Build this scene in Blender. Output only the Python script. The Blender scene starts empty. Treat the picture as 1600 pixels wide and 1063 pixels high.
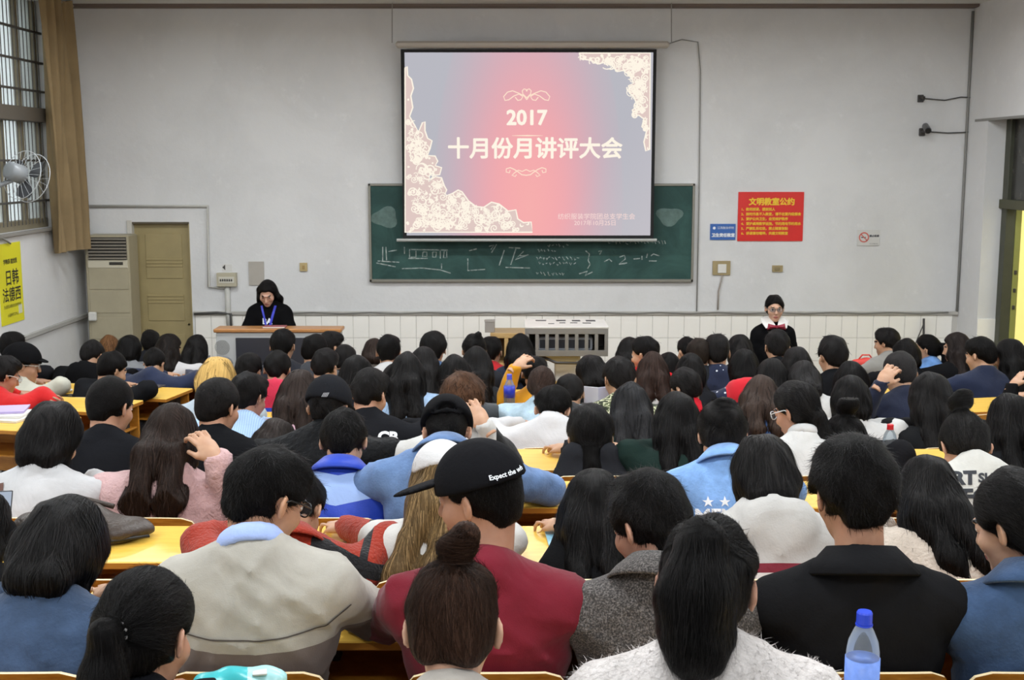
import bpy, math, random
import numpy as np
from mathutils import Vector, Matrix
from mathutils.bvhtree import BVHTree

# ------------------------------------------------------------------ camera, world, lights, exposure
SC = bpy.context.scene
COL = SC.collection
F_PX, PITCH, ZC = 1900.0, math.radians(8.4), 3.0
cam_data = bpy.data.cameras.new('camera')
cam_data.sensor_width = 36.0
cam_data.lens = F_PX / 1600.0 * 36.0
cam_data.clip_start = 0.05
cam_data.clip_end = 200
cam = bpy.data.objects.new('camera', cam_data)
cam.location = (0, 0, ZC)
cam.rotation_euler = (math.radians(90) - PITCH, 0, 0)
cam_data.dof.use_dof = True
cam_data.dof.focus_distance = 3.8
cam_data.dof.aperture_fstop = 16.0
COL.objects.link(cam)
SC.camera = cam
SC.view_settings.view_transform = 'Standard'
SC.view_settings.look = 'None'
SC.view_settings.exposure = 0.0
SC.view_settings.gamma = 1.0
SC.view_settings.use_curve_mapping = False
world = bpy.data.worlds.new('world')
SC.world = world
world.use_nodes = True
wn = world.node_tree.nodes
wn['Background'].inputs['Color'].default_value = (0.90, 0.95, 1.0, 1)
wn['Background'].inputs['Strength'].default_value = 2.6
LAMP_POWER = 44.0
LAMP_COLOR = (0.93, 0.972, 1.0)

# ------------------------------------------------------------------ geometry of the view
CT, ST = math.cos(PITCH), math.sin(PITCH)
def ray(px, py):
    u = (px - 800.0) / F_PX
    v = (531.5 - py) / F_PX
    return np.array([u, CT + v * ST, -ST + v * CT])
CAM = np.array([0.0, 0.0, ZC])
def atY(px, py, Y):
    d = ray(px, py)
    return CAM + d * (Y / d[1])
def atX(px, py, X):
    d = ray(px, py)
    return CAM + d * (X / d[0])

# ------------------------------------------------------------------ materials
def lin(c):
    if isinstance(c, str):
        c = c.lstrip('#')
        c = [int(c[i:i + 2], 16) / 255.0 for i in (0, 2, 4)]
    return tuple((x / 12.92 if x <= 0.04045 else ((x + 0.055) / 1.055) ** 2.4) for x in c)
MATS = {}
def nodes_of(name):
    m = bpy.data.materials.new(name)
    m.use_nodes = True
    nt = m.node_tree
    b = nt.nodes['Principled BSDF']
    return m, nt, b
def N(nt, kind, **kw):
    n = nt.nodes.new(kind)
    for k, v in kw.items():
        if k in n.inputs:
            n.inputs[k].default_value = v
        else:
            setattr(n, k, v)
    return n
def ramp(nt, pts, interp='LINEAR'):
    r = nt.nodes.new('ShaderNodeValToRGB')
    r.color_ramp.interpolation = interp
    e = r.color_ramp.elements
    while len(e) < len(pts):
        e.new(0.5)
    for el, (p, c) in zip(e, pts):
        el.position = p
        el.color = (*c, 1)
    return r
def tc(nt, scale=(1, 1, 1), out='Object'):
    t = nt.nodes.new('ShaderNodeTexCoord')
    mp = nt.nodes.new('ShaderNodeMapping')
    mp.inputs['Scale'].default_value = scale
    nt.links.new(t.outputs[out], mp.inputs['Vector'])
    return mp.outputs['Vector']
def simple(name, col, rough=0.6, metal=0.0, var=0.0, vscale=6.0, bump=0.0, bscale=60.0, stretch=(1, 1, 1), spec=0.5, coat=0.0):
    key = (name, str(col), rough, metal, var, vscale, bump, bscale, stretch, spec, coat)
    if key in MATS:
        return MATS[key]
    m, nt, b = nodes_of(name)
    c = lin(col)
    b.inputs['Base Color'].default_value = (*c, 1)
    b.inputs['Roughness'].default_value = rough
    b.inputs['Metallic'].default_value = metal
    b.inputs['Specular IOR Level'].default_value = spec
    b.inputs['Coat Weight'].default_value = coat
    vec = tc(nt, stretch)
    if var > 0:
        n = N(nt, 'ShaderNodeTexNoise', Scale=vscale, Detail=6.0, Roughness=0.6)
        nt.links.new(vec, n.inputs['Vector'])
        r = ramp(nt, [(0.3, tuple(max(0, x * (1 - var)) for x in c)), (0.7, tuple(min(1, x * (1 + var)) for x in c))])
        nt.links.new(n.outputs['Fac'], r.inputs['Fac'])
        nt.links.new(r.outputs['Color'], b.inputs['Base Color'])
    if bump > 0:
        n2 = N(nt, 'ShaderNodeTexNoise', Scale=bscale, Detail=4.0)
        nt.links.new(vec, n2.inputs['Vector'])
        bp = N(nt, 'ShaderNodeBump', Strength=bump, Distance=0.01)
        nt.links.new(n2.outputs['Fac'], bp.inputs['Height'])
        nt.links.new(bp.outputs['Normal'], b.inputs['Normal'])
    MATS[key] = m
    return m
def emit(name, col, strength=1.0):
    key = ('emit', name, str(col), strength)
    if key in MATS:
        return MATS[key]
    m, nt, b = nodes_of(name)
    b.inputs['Base Color'].default_value = (0, 0, 0, 1)
    b.inputs['Specular IOR Level'].default_value = 0.0
    b.inputs['Emission Color'].default_value = (*lin(col), 1)
    b.inputs['Emission Strength'].default_value = strength
    MATS[key] = m
    return m
def wood(name, col, dark, rough=0.35, scale=(2.0, 14.0, 14.0)):
    key = ('wood', name, str(col), str(dark))
    if key in MATS:
        return MATS[key]
    m, nt, b = nodes_of(name)
    vec = tc(nt, scale)
    n = N(nt, 'ShaderNodeTexNoise', Scale=3.0, Detail=8.0, Roughness=0.65, Distortion=0.6)
    nt.links.new(vec, n.inputs['Vector'])
    r = ramp(nt, [(0.3, lin(dark)), (0.62, lin(col))])
    nt.links.new(n.outputs['Fac'], r.inputs['Fac'])
    nt.links.new(r.outputs['Color'], b.inputs['Base Color'])
    b.inputs['Roughness'].default_value = rough
    MATS[key] = m
    return m
def plaster(name, col, stain):
    m, nt, b = nodes_of(name)
    vec = tc(nt)
    n = N(nt, 'ShaderNodeTexNoise', Scale=0.9, Detail=7.0, Roughness=0.62, Distortion=0.4)
    nt.links.new(vec, n.inputs['Vector'])
    r = ramp(nt, [(0.34, lin(stain)), (0.56, lin(col))])
    nt.links.new(n.outputs['Fac'], r.inputs['Fac'])
    n3 = N(nt, 'ShaderNodeTexNoise', Scale=5.0, Detail=5.0, Roughness=0.7)
    nt.links.new(vec, n3.inputs['Vector'])
    r3 = ramp(nt, [(0.60, (0, 0, 0)), (0.75, (0.6, 0.6, 0.6))])
    nt.links.new(n3.outputs['Fac'], r3.inputs['Fac'])
    mx = nt.nodes.new('ShaderNodeMix')
    mx.data_type = 'RGBA'
    nt.links.new(r3.outputs['Color'], mx.inputs[0])
    nt.links.new(r.outputs['Color'], mx.inputs[6])
    mx.inputs[7].default_value = (*[min(1, x * 1.1) for x in lin(col)], 1)
    nt.links.new(mx.outputs[2], b.inputs['Base Color'])
    b.inputs['Roughness'].default_value = 0.85
    n2 = N(nt, 'ShaderNodeTexNoise', Scale=22.0, Detail=6.0)
    nt.links.new(vec, n2.inputs['Vector'])
    bp = N(nt, 'ShaderNodeBump', Strength=0.12, Distance=0.02)
    nt.links.new(n2.outputs['Fac'], bp.inputs['Height'])
    nt.links.new(bp.outputs['Normal'], b.inputs['Normal'])
    return m
def glass(name, tint='#ffffff', rough=0.02, ior=1.33):
    key = ('glass', name, tint)
    if key in MATS:
        return MATS[key]
    m, nt, b = nodes_of(name)
    b.inputs['Base Color'].default_value = (*lin(tint), 1)
    b.inputs['Transmission Weight'].default_value = 1.0
    b.inputs['Roughness'].default_value = rough
    b.inputs['IOR'].default_value = ior
    MATS[key] = m
    return m
def thin_glass(name, tint='#f4f8f8', body=0.04):
    key = ('thin', name, tint, body)
    if key in MATS:
        return MATS[key]
    m, nt, b = nodes_of(name)
    t = nt.nodes.new('ShaderNodeBsdfTransparent')
    t.inputs['Color'].default_value = (*lin(tint), 1)
    lw = nt.nodes.new('ShaderNodeLayerWeight'); lw.inputs['Blend'].default_value = 0.35
    mp = nt.nodes.new('ShaderNodeMapRange')
    mp.inputs['To Min'].default_value = body; mp.inputs['To Max'].default_value = 0.75
    nt.links.new(lw.outputs['Fresnel'], mp.inputs['Value'])
    mix = nt.nodes.new('ShaderNodeMixShader')
    b.inputs['Roughness'].default_value = 0.08
    b.inputs['Base Color'].default_value = (*lin(tint), 1)
    nt.links.new(mp.outputs['Result'], mix.inputs['Fac'])
    nt.links.new(t.outputs[0], mix.inputs[1])
    nt.links.new(b.outputs[0], mix.inputs[2])
    nt.links.new(mix.outputs[0], nt.nodes['Material Output'].inputs['Surface'])
    MATS[key] = m
    return m

# ------------------------------------------------------------------ mesh helpers
def np_mesh(name, V, faces_list, mats, midx=None, smooth=True):
    """V (n,3); faces_list: list of int arrays (m,k)"""
    me = bpy.data.meshes.new(name)
    V = np.asarray(V, dtype=np.float32)
    me.vertices.add(len(V))
    me.vertices.foreach_set('co', V.ravel())
    loops = np.concatenate([f.ravel() for f in faces_list]).astype(np.int32)
    sizes = np.concatenate([np.full(len(f), f.shape[1], dtype=np.int32) for f in faces_list])
    starts = np.concatenate([[0], np.cumsum(sizes)[:-1]]).astype(np.int32)
    me.loops.add(len(loops))
    me.loops.foreach_set('vertex_index', loops)
    me.polygons.add(len(sizes))
    me.polygons.foreach_set('loop_start', starts)
    me.polygons.foreach_set('loop_total', sizes)
    for m in (mats if isinstance(mats, (list, tuple)) else [mats]):
        me.materials.append(m)
    if midx is not None:
        me.polygons.foreach_set('material_index', np.asarray(midx, dtype=np.int32))
    me.polygons.foreach_set('use_smooth', np.full(len(sizes), smooth, dtype=bool))
    me.update(calc_edges=True)
    return me
def link(name, me, parent=None, loc=(0, 0, 0), rot=(0, 0, 0)):
    o = bpy.data.objects.new(name, me)
    COL.objects.link(o)
    o.location = loc
    o.rotation_euler = rot
    if parent is not None:
        o.parent = parent
    return o
def tag(o, label=None, cat=None, group=None, kind=None):
    if label: o['label'] = label
    if cat: o['category'] = cat
    if group: o['group'] = group
    if kind: o['kind'] = kind
    return o
def thing(name, label, cat, loc=(0, 0, 0), rotz=0.0, group=None):
    o = bpy.data.objects.new(name, None)
    o.empty_display_size = 0.1
    COL.objects.link(o)
    o.location = loc
    o.rotation_euler = (0, 0, rotz)
    return tag(o, label, cat, group)
class MB:
    def __init__(self):
        self.v, self.f, self.mi = [], [], []
    def add(self, verts, faces, mi=0):
        b = len(self.v)
        self.v += [tuple(map(float, p)) for p in verts]
        for f in faces:
            self.f.append(tuple(b + i for i in f))
            self.mi.append(mi)
        return self
    def box(self, x0, x1, y0, y1, z0, z1, bev=0.0, mi=0):
        if x1 < x0: x0, x1 = x1, x0
        if y1 < y0: y0, y1 = y1, y0
        if z1 < z0: z0, z1 = z1, z0
        if bev <= 0:
            v = [(x, y, z) for z in (z0, z1) for y in (y0, y1) for x in (x0, x1)]
            return self.add(v, [(0, 2, 3, 1), (4, 5, 7, 6), (0, 1, 5, 4), (2, 6, 7, 3), (0, 4, 6, 2), (1, 3, 7, 5)], mi)
        bev = min(bev, 0.45 * min(x1 - x0, y1 - y0, z1 - z0))
        lo, hi = (x0, y0, z0), (x1, y1, z1)
        idx, v = {}, []
        for sx in (0, 1):
            for sy in (0, 1):
                for sz in (0, 1):
                    s = (sx, sy, sz)
                    for a in range(3):
                        p = []
                        for ax in range(3):
                            e = hi[ax] if s[ax] else lo[ax]
                            if ax != a:
                                e += -bev if s[ax] else bev
                            p.append(e)
                        idx[(s, a)] = len(v)
                        v.append(p)
        fs = []
        for a in range(3):
            b_, c_ = (a + 1) % 3, (a + 2) % 3
            for sa in (0, 1):
                q = []
                for sb, sc in ((0, 0), (1, 0), (1, 1), (0, 1)):
                    s = [0, 0, 0]; s[a] = sa; s[b_] = sb; s[c_] = sc
                    q.append(idx[(tuple(s), a)])
                fs.append(tuple(q if sa else q[::-1]))
        for a in range(3):
            b_, c_ = (a + 1) % 3, (a + 2) % 3
            for sb in (0, 1):
                for sc in (0, 1):
                    s0 = [0, 0, 0]; s0[b_] = sb; s0[c_] = sc
                    s1 = list(s0); s1[a] = 1
                    s0, s1 = tuple(s0), tuple(s1)
                    q = [idx[(s0, b_)], idx[(s1, b_)], idx[(s1, c_)], idx[(s0, c_)]]
                    fs.append(tuple(q if (sb ^ sc) else q[::-1]))
        for s in [(i, j, k) for i in (0, 1) for j in (0, 1) for k in (0, 1)]:
            q = [idx[(s, 0)], idx[(s, 1)], idx[(s, 2)]]
            fs.append(tuple(q if (sum(s) % 2) else q[::-1]))
        return self.add(v, fs, mi)
    def tube(self, pts, r, seg=8, mi=0, caps=True):
        pts = [np.array(p, float) for p in pts]
        rs = r if isinstance(r, (list, tuple)) else [r] * len(pts)
        rings, prev = [], None
        for i, p in enumerate(pts):
            t = pts[min(i + 1, len(pts) - 1)] - pts[max(i - 1, 0)]
            t = t / (np.linalg.norm(t) + 1e-9)
            if prev is None:
                a = np.array([0, 0, 1.0]) if abs(t[2]) < 0.9 else np.array([1.0, 0, 0])
                n = np.cross(t, a)
            else:
                n = prev - t * np.dot(prev, t)
            n = n / (np.linalg.norm(n) + 1e-9)
            prev = n
            b = np.cross(t, n)
            rings.append([p + rs[i] * (math.cos(2 * math.pi * k / seg) * n + math.sin(2 * math.pi * k / seg) * b) for k in range(seg)])
        v = [q for ring in rings for q in ring]
        f = []
        for i in range(len(pts) - 1):
            for k in range(seg):
                a, b = i * seg + k, i * seg + (k + 1) % seg
                f.append((a, b, b + seg, a + seg))
        if caps:
            f.append(tuple(range(seg))[::-1])
            f.append(tuple((len(pts) - 1) * seg + k for k in range(seg)))
        return self.add(v, f, mi)
    def lathe(self, prof, c=(0, 0, 0), seg=20, mi=0, axis='z'):
        v = []
        for (r, z) in prof:
            for k in range(seg):
                a = 2 * math.pi * k / seg
                p = (r * math.cos(a), r * math.sin(a), z)
                if axis == 'y': p = (p[0], p[2], -p[1])
                if axis == 'x': p = (p[2], p[0], p[1])
                v.append((c[0] + p[0], c[1] + p[1], c[2] + p[2]))
        f = []
        for i in range(len(prof) - 1):
            for k in range(seg):
                a, b = i * seg + k, i * seg + (k + 1) % seg
                f.append((a, b, b + seg, a + seg))
        f.append(tuple(range(seg))[::-1])
        f.append(tuple((len(prof) - 1) * seg + k for k in range(seg)))
        return self.add(v, f, mi)
    def prism(self, poly, y0, y1, mi=0):
        """poly of (x,z) extruded along y"""
        n = len(poly)
        v = [(x, y0, z) for x, z in poly] + [(x, y1, z) for x, z in poly]
        f = [tuple(range(n)), tuple(range(2 * n - 1, n - 1, -1))]
        for i in range(n):
            j = (i + 1) % n
            f.append((i, i + n, j + n, j))
        return self.add(v, f, mi)
    def stroke(self, pts, w, y, mi=0, closed=False):
        """flat ribbon in the xz plane at depth y, facing -y"""
        p = np.array(pts, float)
        if closed: p = np.vstack([p, p[:1]])
        if len(p) < 2: return self
        t = np.gradient(p, axis=0)
        t /= (np.linalg.norm(t, axis=1, keepdims=True) + 1e-9)
        nrm = np.stack([-t[:, 1], t[:, 0]], 1)
        ws = np.asarray(w if hasattr(w, '__len__') else [w] * len(p))[:, None] * 0.5
        a, b = p + nrm * ws, p - nrm * ws
        v = [(q[0], y, q[1]) for q in a] + [(q[0], y, q[1]) for q in b]
        n = len(p)
        return self.add(v, [(i, i + 1, n + i + 1, n + i) for i in range(n - 1)], mi)
    def mesh(self, name, mats, origin=(0, 0, 0), smooth=False):
        me = bpy.data.meshes.new(name)
        ox, oy, oz = origin
        me.from_pydata([(x - ox, y - oy, z - oz) for x, y, z in self.v], [], self.f)
        for m in (mats if isinstance(mats, (list, tuple)) else [mats]):
            me.materials.append(m)
        me.polygons.foreach_set('material_index', self.mi)
        if smooth:
            me.polygons.foreach_set('use_smooth', [True] * len(self.f))
        me.update()
        return me
    def build(self, name, mats, parent=None, origin=None, smooth=False, loc=None):
        """world-authored: vertices are given in the parent's unrotated frame shifted by its location"""
        if origin is None:
            origin = tuple(parent.location) if parent is not None else (0, 0, 0)
            if parent is not None and parent.parent is not None:
                origin = tuple(parent.parent.location + parent.location)
        return link(name, self.mesh(name, mats, origin, smooth), parent, loc or (0, 0, 0))
    def local(self, name, mats, parent, smooth=False):
        return link(name, self.mesh(name, mats, (0, 0, 0), smooth), parent)
def struct(name, mb, mats, smooth=False, label=None):
    o = mb.build(name, mats, None, smooth=smooth)
    o['kind'] = 'structure'
    if label: o['label'] = label
    return o
def copy_tree(o, parent=None):
    c = o.copy()
    COL.objects.link(c)
    c.parent = parent
    for ch in list(o.children):
        copy_tree(ch, c)
    return c
def text_verts(body, size, align='CENTER', offset=0.0, spacing=1.0, shear=0.0, res=3):
    cu = bpy.data.curves.new('text', 'FONT')
    cu.body = body
    cu.size = size
    cu.align_x = align
    cu.align_y = 'CENTER'
    cu.offset = offset
    cu.space_character = spacing
    cu.shear = shear
    cu.resolution_u = res
    ob = bpy.data.objects.new('text', cu)
    COL.objects.link(ob)
    dg = bpy.context.evaluated_depsgraph_get()
    me = ob.evaluated_get(dg).to_mesh()
    V = [(v.co.x, v.co.y) for v in me.vertices]
    Fs = [tuple(p.vertices) for p in me.polygons]
    ob.evaluated_get(dg).to_mesh_clear()
    bpy.data.objects.remove(ob)
    bpy.data.curves.remove(cu)
    return V, Fs
def text_front(mb, body, size, x, y, z, mi=0, **kw):
    V, Fs = text_verts(body, size, **kw)
    return mb.add([(x + a, y, z + b) for a, b in V], Fs, mi)
def text_bold(mb, body, size, x, y, z, w, mi=0, **kw):
    """heavier strokes: the outline repeated with tiny shifts"""
    V, Fs = text_verts(body, size, **kw)
    for i in range(8):
        dx, dz = w * math.cos(i * .785), w * math.sin(i * .785)
        mb.add([(x + a + dx, y - i * .0002, z + b + dz) for a, b in V], Fs, mi)
    return mb

# ------------------------------------------------------------------ room dimensions (metres)
WY, XL, XR, ZCEIL, YBACK = 12.7, -4.47, 4.69, 4.555, -2.2
PODZ = 0.20
DADO = 1.42
ROWD = {k: 2.78 + 0.8 * k for k in range(-1, 9)}
_h = [1.22, 1.27, 1.315, 1.365, 1.43, 1.51, 1.59, 1.67, 1.75]
ROWF = {k: ZC - _h[k] - 0.8 for k in range(9)}
ROWF[-1] = 1.03
FAN = math.radians(12)
LROW = {'A': (-2.68, 6.27, 0.77), 'B': (-2.59, 7.17, 0.69), 'C': (-2.50, 8.07, 0.60), 'D': (-2.42, 8.87, 0.53), 'E': (-2.35, 9.62, 0.45), 'F': (-2.28, 10.32, 0.40)}
RROW = {'Q': (2.60, 7.25, 0.66), 'R': (2.60, 8.10, 0.58), 'S': (2.60, 8.95, 0.50), 'T': (2.60, 9.70, 0.42)}
def row_info(row, X):
    """chair line y, floor z, facing angle (positive turns to the right)"""
    if row in LROW:
        xr, y, f = LROW[row]
        return y + (xr - X) * math.tan(FAN), f, FAN
    if row in RROW:
        xr, y, f = RROW[row]
        return y + (X - xr) * math.tan(FAN), f, -FAN
    return ROWD[row], ROWF[row], 0.0

M_WALL = plaster('front_wall_plaster', '#dedede', '#d4d4d4')
M_SIDE = plaster('side_wall_plaster', '#dedede', '#d6d6d6')
M_CEIL = simple('ceiling_paint', '#cfcfcc', 0.9, var=0.05)
M_TILE = simple('white_wall_tile', '#fbf8f1', 0.22, var=0.03, vscale=3.0)
M_GROUT = simple('tile_grout', '#c9c6c0', 0.9)
M_CABLE = simple('cable_grey', '#8b8a86', 0.6)
M_DARKCABLE = simple('cable_dark', '#4c4b4a', 0.6)
M_CONC = simple('terrazzo_floor', '#8e8a82', 0.5, var=0.15, vscale=30)
M_STEEL = simple('painted_steel', '#3d3a38', 0.5)
M_OLIVE = simple('olive_frame_paint', '#45473a', 0.55, var=0.12)

# floor, tiers, podium
struct('floor', MB().box(XL - .3, XR + .5, YBACK, WY, -0.2, 0.0), M_CONC)
for k in range(-1, 9):
    y0 = ROWD[k] - 0.22 if k >= 0 else YBACK
    struct('floor_tier', MB().box(-2.3, 2.45, y0, ROWD[k] + 0.58, 0.0, ROWF[k]), M_CONC)
def fan_box(x0, x1, y0, y1, z0, z1, xr, yr, ang):
    c, s = math.cos(ang), math.sin(ang)
    pts = [(x0, y0), (x1, y0), (x1, y1), (x0, y1)]
    w = [(xr + c * x + s * y, yr - s * x + c * y) for x, y in pts]
    v = [(x, y, z) for z in (z0, z1) for x, y in w]
    return MB().add(v, [(3, 2, 1, 0), (4, 5, 6, 7), (0, 1, 5, 4), (1, 2, 6, 5), (2, 3, 7, 6), (3, 0, 4, 7)])
for k, (xr, y, f) in LROW.items():
    struct('floor_tier', fan_box(-1.35, 0.0, -0.25, 0.63, 0.0, f, xr, y, FAN), M_CONC)
for k, (xr, y, f) in RROW.items():
    struct('floor_tier', fan_box(0.0, 1.5, -0.25, 0.60, 0.0, f, xr, y, -FAN), M_CONC)
struct('floor_podium', MB().box(XL, XR, 10.75, WY, 0.0, PODZ, 0.01), simple('podium_paint', '#7d6f60', 0.6, var=0.1))

# front wall with a door recess on the left
dTL, dBR = atY(203, 347, WY), atY(302, 520, WY)
dx0, dx1, dz1 = dTL[0], dBR[0], dTL[2]
wall = MB()
wall.box(XL - .3, dx0, WY, WY + .25, 0, ZCEIL)
wall.box(dx1, XR + .5, WY, WY + .25, 0, ZCEIL)
wall.box(dx0, dx1, WY, WY + .25, dz1, ZCEIL)
w_front = struct('wall_front', wall, M_WALL)
# tiles below the dado, each its own piece
tw, th, gap = 0.166, 0.245, 0.004
tile_me = MB().box(0, tw - gap, -0.006, 0.0, 0, th - gap, 0.002).mesh('tile', M_TILE)
MB().box(dx1 + .02, XR, WY - 0.002, WY, PODZ, DADO - 0.02).build('grout', M_GROUT, w_front)
x = dx1 + 0.03
while x + tw < XR:
    for j in range(5):
        z = DADO - 0.025 - (j + 1) * th
        if z < PODZ - 0.02: continue
        link('tile', tile_me, w_front, (x, WY - 0.002, z))
    x += tw
# dado cap strip with the cable lying on it
struct('trim_1', MB().box(dx1 + .01, XR, WY - 0.03, WY, DADO - 0.03, DADO + 0.012, 0.008), simple('dado_cap', '#b4b1ab', 0.7, var=0.15, vscale=4.0))
struct('trim_2', MB().box(XL, XR, WY - 0.16, WY, ZCEIL - 0.03, ZCEIL + 0.05, 0.01), simple('shaded_ceiling_brown', '#6f625a', 0.7))  # dark strip added in place of the ceiling's shade, painted brown

# left wall with the window opening
zs, wy0, wy1 = 2.36, 9.3, 11.95
wl = MB()
wl.box(XL - .3, XL, YBACK, wy0, 0, ZCEIL)
wl.box(XL - .3, XL, wy1, WY, 0, ZCEIL)
wl.box(XL - .3, XL, wy0, wy1, 0, zs)
wl.box(XL - .3, XL, wy0, wy1, 4.50, ZCEIL)
struct('wall_left', wl, M_SIDE)
struct('trim_3', MB().box(XL, XL + .03, YBACK, WY, DADO - 0.05, DADO + 0.0, 0.008), simple('dado_left', '#a9a8a4', 0.7, var=0.1))
struct('trim_4', MB().box(XL - .02, XL + .035, 9.0, 12.65, zs - 0.03, zs, 0.004), simple('sill_edge', '#8f8c86', 0.7))
# right wall: deep beam above, recess with the doorway below
zled = 3.40
wr = MB()
wr.box(XR, XR + .5, YBACK, WY, zled, ZCEIL)
wr.box(XR, XR + .36, 12.16, WY + .25, 0, zled)
wr.box(XR, XR + .5, YBACK, 10.2, 0, zled)
struct('wall_right', wr, M_SIDE)
struct('trim_5', MB().box(XR - .006, XR + .02, 10.2, 12.5, zled - 0.012, zled + 0.012), M_CABLE)
struct('wall_back', MB().box(XL - .3, XR + .5, YBACK - .2, YBACK, 0, ZCEIL), M_SIDE)
struct('ceiling', MB().box(XL - .3, XR + .5, YBACK, WY + .2, ZCEIL, ZCEIL + .2), M_CEIL)
# white tiled foot of the right corner
struct('trim_6', MB().box(XR + .003, XR + .185, 12.148, 12.16, 0, DADO, 0.002), M_TILE)

# window on the left wall
M_WFRAME = simple('window_frame_timber', '#857c66', 0.6, var=0.1)
M_BAR = simple('window_bar_iron', '#4b4844', 0.5)
win = thing('window_1', 'tall barred window with timber transom beside the curtain', 'window', (XL - .12, 10.6, zs))
win['kind'] = 'structure'
del win['category']
xw = XL - .12
MB().box(xw - .04, xw + .05, wy0, wy1, zs, zs + .09, .004).build('sill_rail', M_WFRAME, win)
MB().box(xw - .04, XL + .02, wy0, wy1, 3.36, 3.49, .004).build('transom', simple('transom_timber', '#5f584e', 0.6), win)
for y in (wy0 + .03, 9.9, 10.5, 11.05, 11.5, wy1 - .03):
    MB().box(xw - .03, xw + .03, y - .024, y + .024, zs, 4.5, .004).build('mullion', M_WFRAME, win)
for y in np.arange(9.4, 11.9, 0.085):
    MB().tube([(xw + .07, y, zs + .05), (xw + .07, y, 4.5)], 0.005, 6).build('bar', M_BAR, win)
for z in (2.62, 3.0, 3.65, 3.92, 4.2):
    MB().box(xw + .06, xw + .085, wy0, wy1, z - .01, z + .01).build('cross_bar', M_BAR, win)
MB().box(xw - .008, xw - .004, wy0, wy1, zs + .05, 3.37).build('pane', thin_glass('window_pane'), win)
MB().box(xw - .008, xw - .004, wy0, wy1, 3.48, 4.5).build('pane', thin_glass('window_pane'), win)

# what stands outside the window: a pale building and a tree
ob = thing('building', 'pale building with a red band seen through the barred window', 'building', (-10.5, 12.5, 0))
MB().box(-11, -10.2, 6, 22, 0, 9).build('wall', simple('outside_render', '#e6e4e2', 0.9), ob)
MB().box(-10.22, -10.15, 6, 22, 1.9, 2.7).build('band', simple('outside_red', '#b56d68', 0.9), ob)
random.seed(4)
tr = thing('tree', 'green leafy tree seen through the barred window', 'tree', (-7.9, 12.6, 0))
MB().tube([(-7.9, 12.6, 0), (-7.85, 12.7, 2.2), (-7.8, 12.65, 4.0)], [.12, .1, .06], 8).build('trunk', simple('bark', '#5a4a3a', 0.9), tr)
lf = MB()
for i in range(900):
    a, r = random.uniform(0, 6.28), random.random() ** .5 * 1.0
    c = np.array([-7.9 + r * math.cos(a), 12.6 + r * math.sin(a), random.uniform(2.9, 5.2)])
    u = np.array([random.gauss(0, 1) for _ in range(3)]); u /= np.linalg.norm(u)
    w = np.cross(u, [0.3, 0.5, 0.8]); w /= np.linalg.norm(w)
    lf.add([c - u * .09, c + w * .035, c + u * .09, c - w * .035], [(0, 1, 2, 3)])
lf.build('foliage', simple('leaf_green', '#7d9a4a', 0.6, var=0.3), tr)['kind'] = 'stuff'
struct('ground', MB().box(-40, 40, -30, 45, -0.6, -0.2), simple('outside_ground', '#9a978f', 0.9))

# curtain
cur = thing('curtain', 'long beige brown curtain gathered beside the barred window', 'curtain', (XL + .12, 12.0, 2.1))
nz, ny = 26, 60
V, Fc = [], []
for side in (0, 1):
    for i in range(nz + 1):
        t = i / nz
        z = 4.54 - (4.54 - 2.12) * t
        y0 = 11.50 + 0.10 * t
        y1 = 12.34 + 0.06 * math.sin(t * 2.2) + 0.05 * t
        for j in range(ny + 1):
            s = j / ny
            y = y0 + (y1 - y0) * s
            xx = XL + .115 + 0.07 * math.sin(s * 24 + 0.9 * math.sin(3 * t + 4 * s)) * (0.55 + .45 * t) + .02 * math.sin(s * 51 + 2 * t)
            V.append((xx + side * 0.006, y, z + 0.012 * math.sin(s * 22)))
n1 = (nz + 1) * (ny + 1)
for side in (0, 1):
    for i in range(nz):
        for j in range(ny):
            a = side * n1 + i * (ny + 1) + j
            q = (a, a + 1, a + ny + 2, a + ny + 1)
            Fc.append(q if side else q[::-1])
m = MB(); m.add(V, Fc)
m.build('cloth', simple('curtain_cloth', '#8d7856', 0.85, var=0.14, vscale=3.0, bump=0.2, bscale=180), cur, smooth=True)
MB().tube([(XL + .1, 9.2, 4.52), (XL + .1, 12.45, 4.52)], 0.014, 8).build('rail', simple('rail_steel', '#9a958c', 0.4, 0.6), cur)

# right doorway: olive frame, transom light, leaf standing open, bright corridor behind
dr = thing('door_1', 'olive framed doorway with dark transom light in right wall', 'door', (XR + .2, 11.3, 0))
dr['kind'] = 'structure'; del dr['category']
xd = XR + .18
MB().box(xd, xd + .1, 12.04, 12.16, 0, zled, .006).build('jamb', M_OLIVE, dr)
MB().box(xd, xd + .1, 10.2, 10.32, 0, zled, .006).build('jamb', M_OLIVE, dr)
MB().box(xd - .03, xd + .1, 10.2, 12.16, 2.53, 2.62, .006).build('transom', simple('transom_green', '#4d4d38', 0.6), dr)
MB().box(xd + .04, xd + .05, 10.3, 12.06, 2.62, zled).build('pane', simple('dark_frosted_glass', '#3c3b38', 0.25, var=0.5, vscale=9.0), dr)
lin_ = MB().box(xd + .10, xd + .16, 12.04, 12.16, 0, 2.53, .003).build('reveal', simple('reveal_yellow_green', '#8f9150', 0.5, var=0.06), dr)
for z in (1.55, 1.72, 1.9):
    MB().box(xd + .115, xd + .14, 12.03, 12.042, z - .02, z + .02, .002).build('hinge', M_STEEL, lin_)
MB().box(xd + .10, xd + .96, 10.32, 10.365, 0.02, 2.52, .004).build('leaf', simple('door_leaf_yellow_green', '#b6ae62', 0.5, var=0.06), dr)
cw = MB().box(XR + 2.6, XR + 2.8, 6.5, 26, -0.2, 5.0)
struct('wall_corridor', cw, simple('corridor_cream', '#f2dc7c', 0.8))
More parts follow.
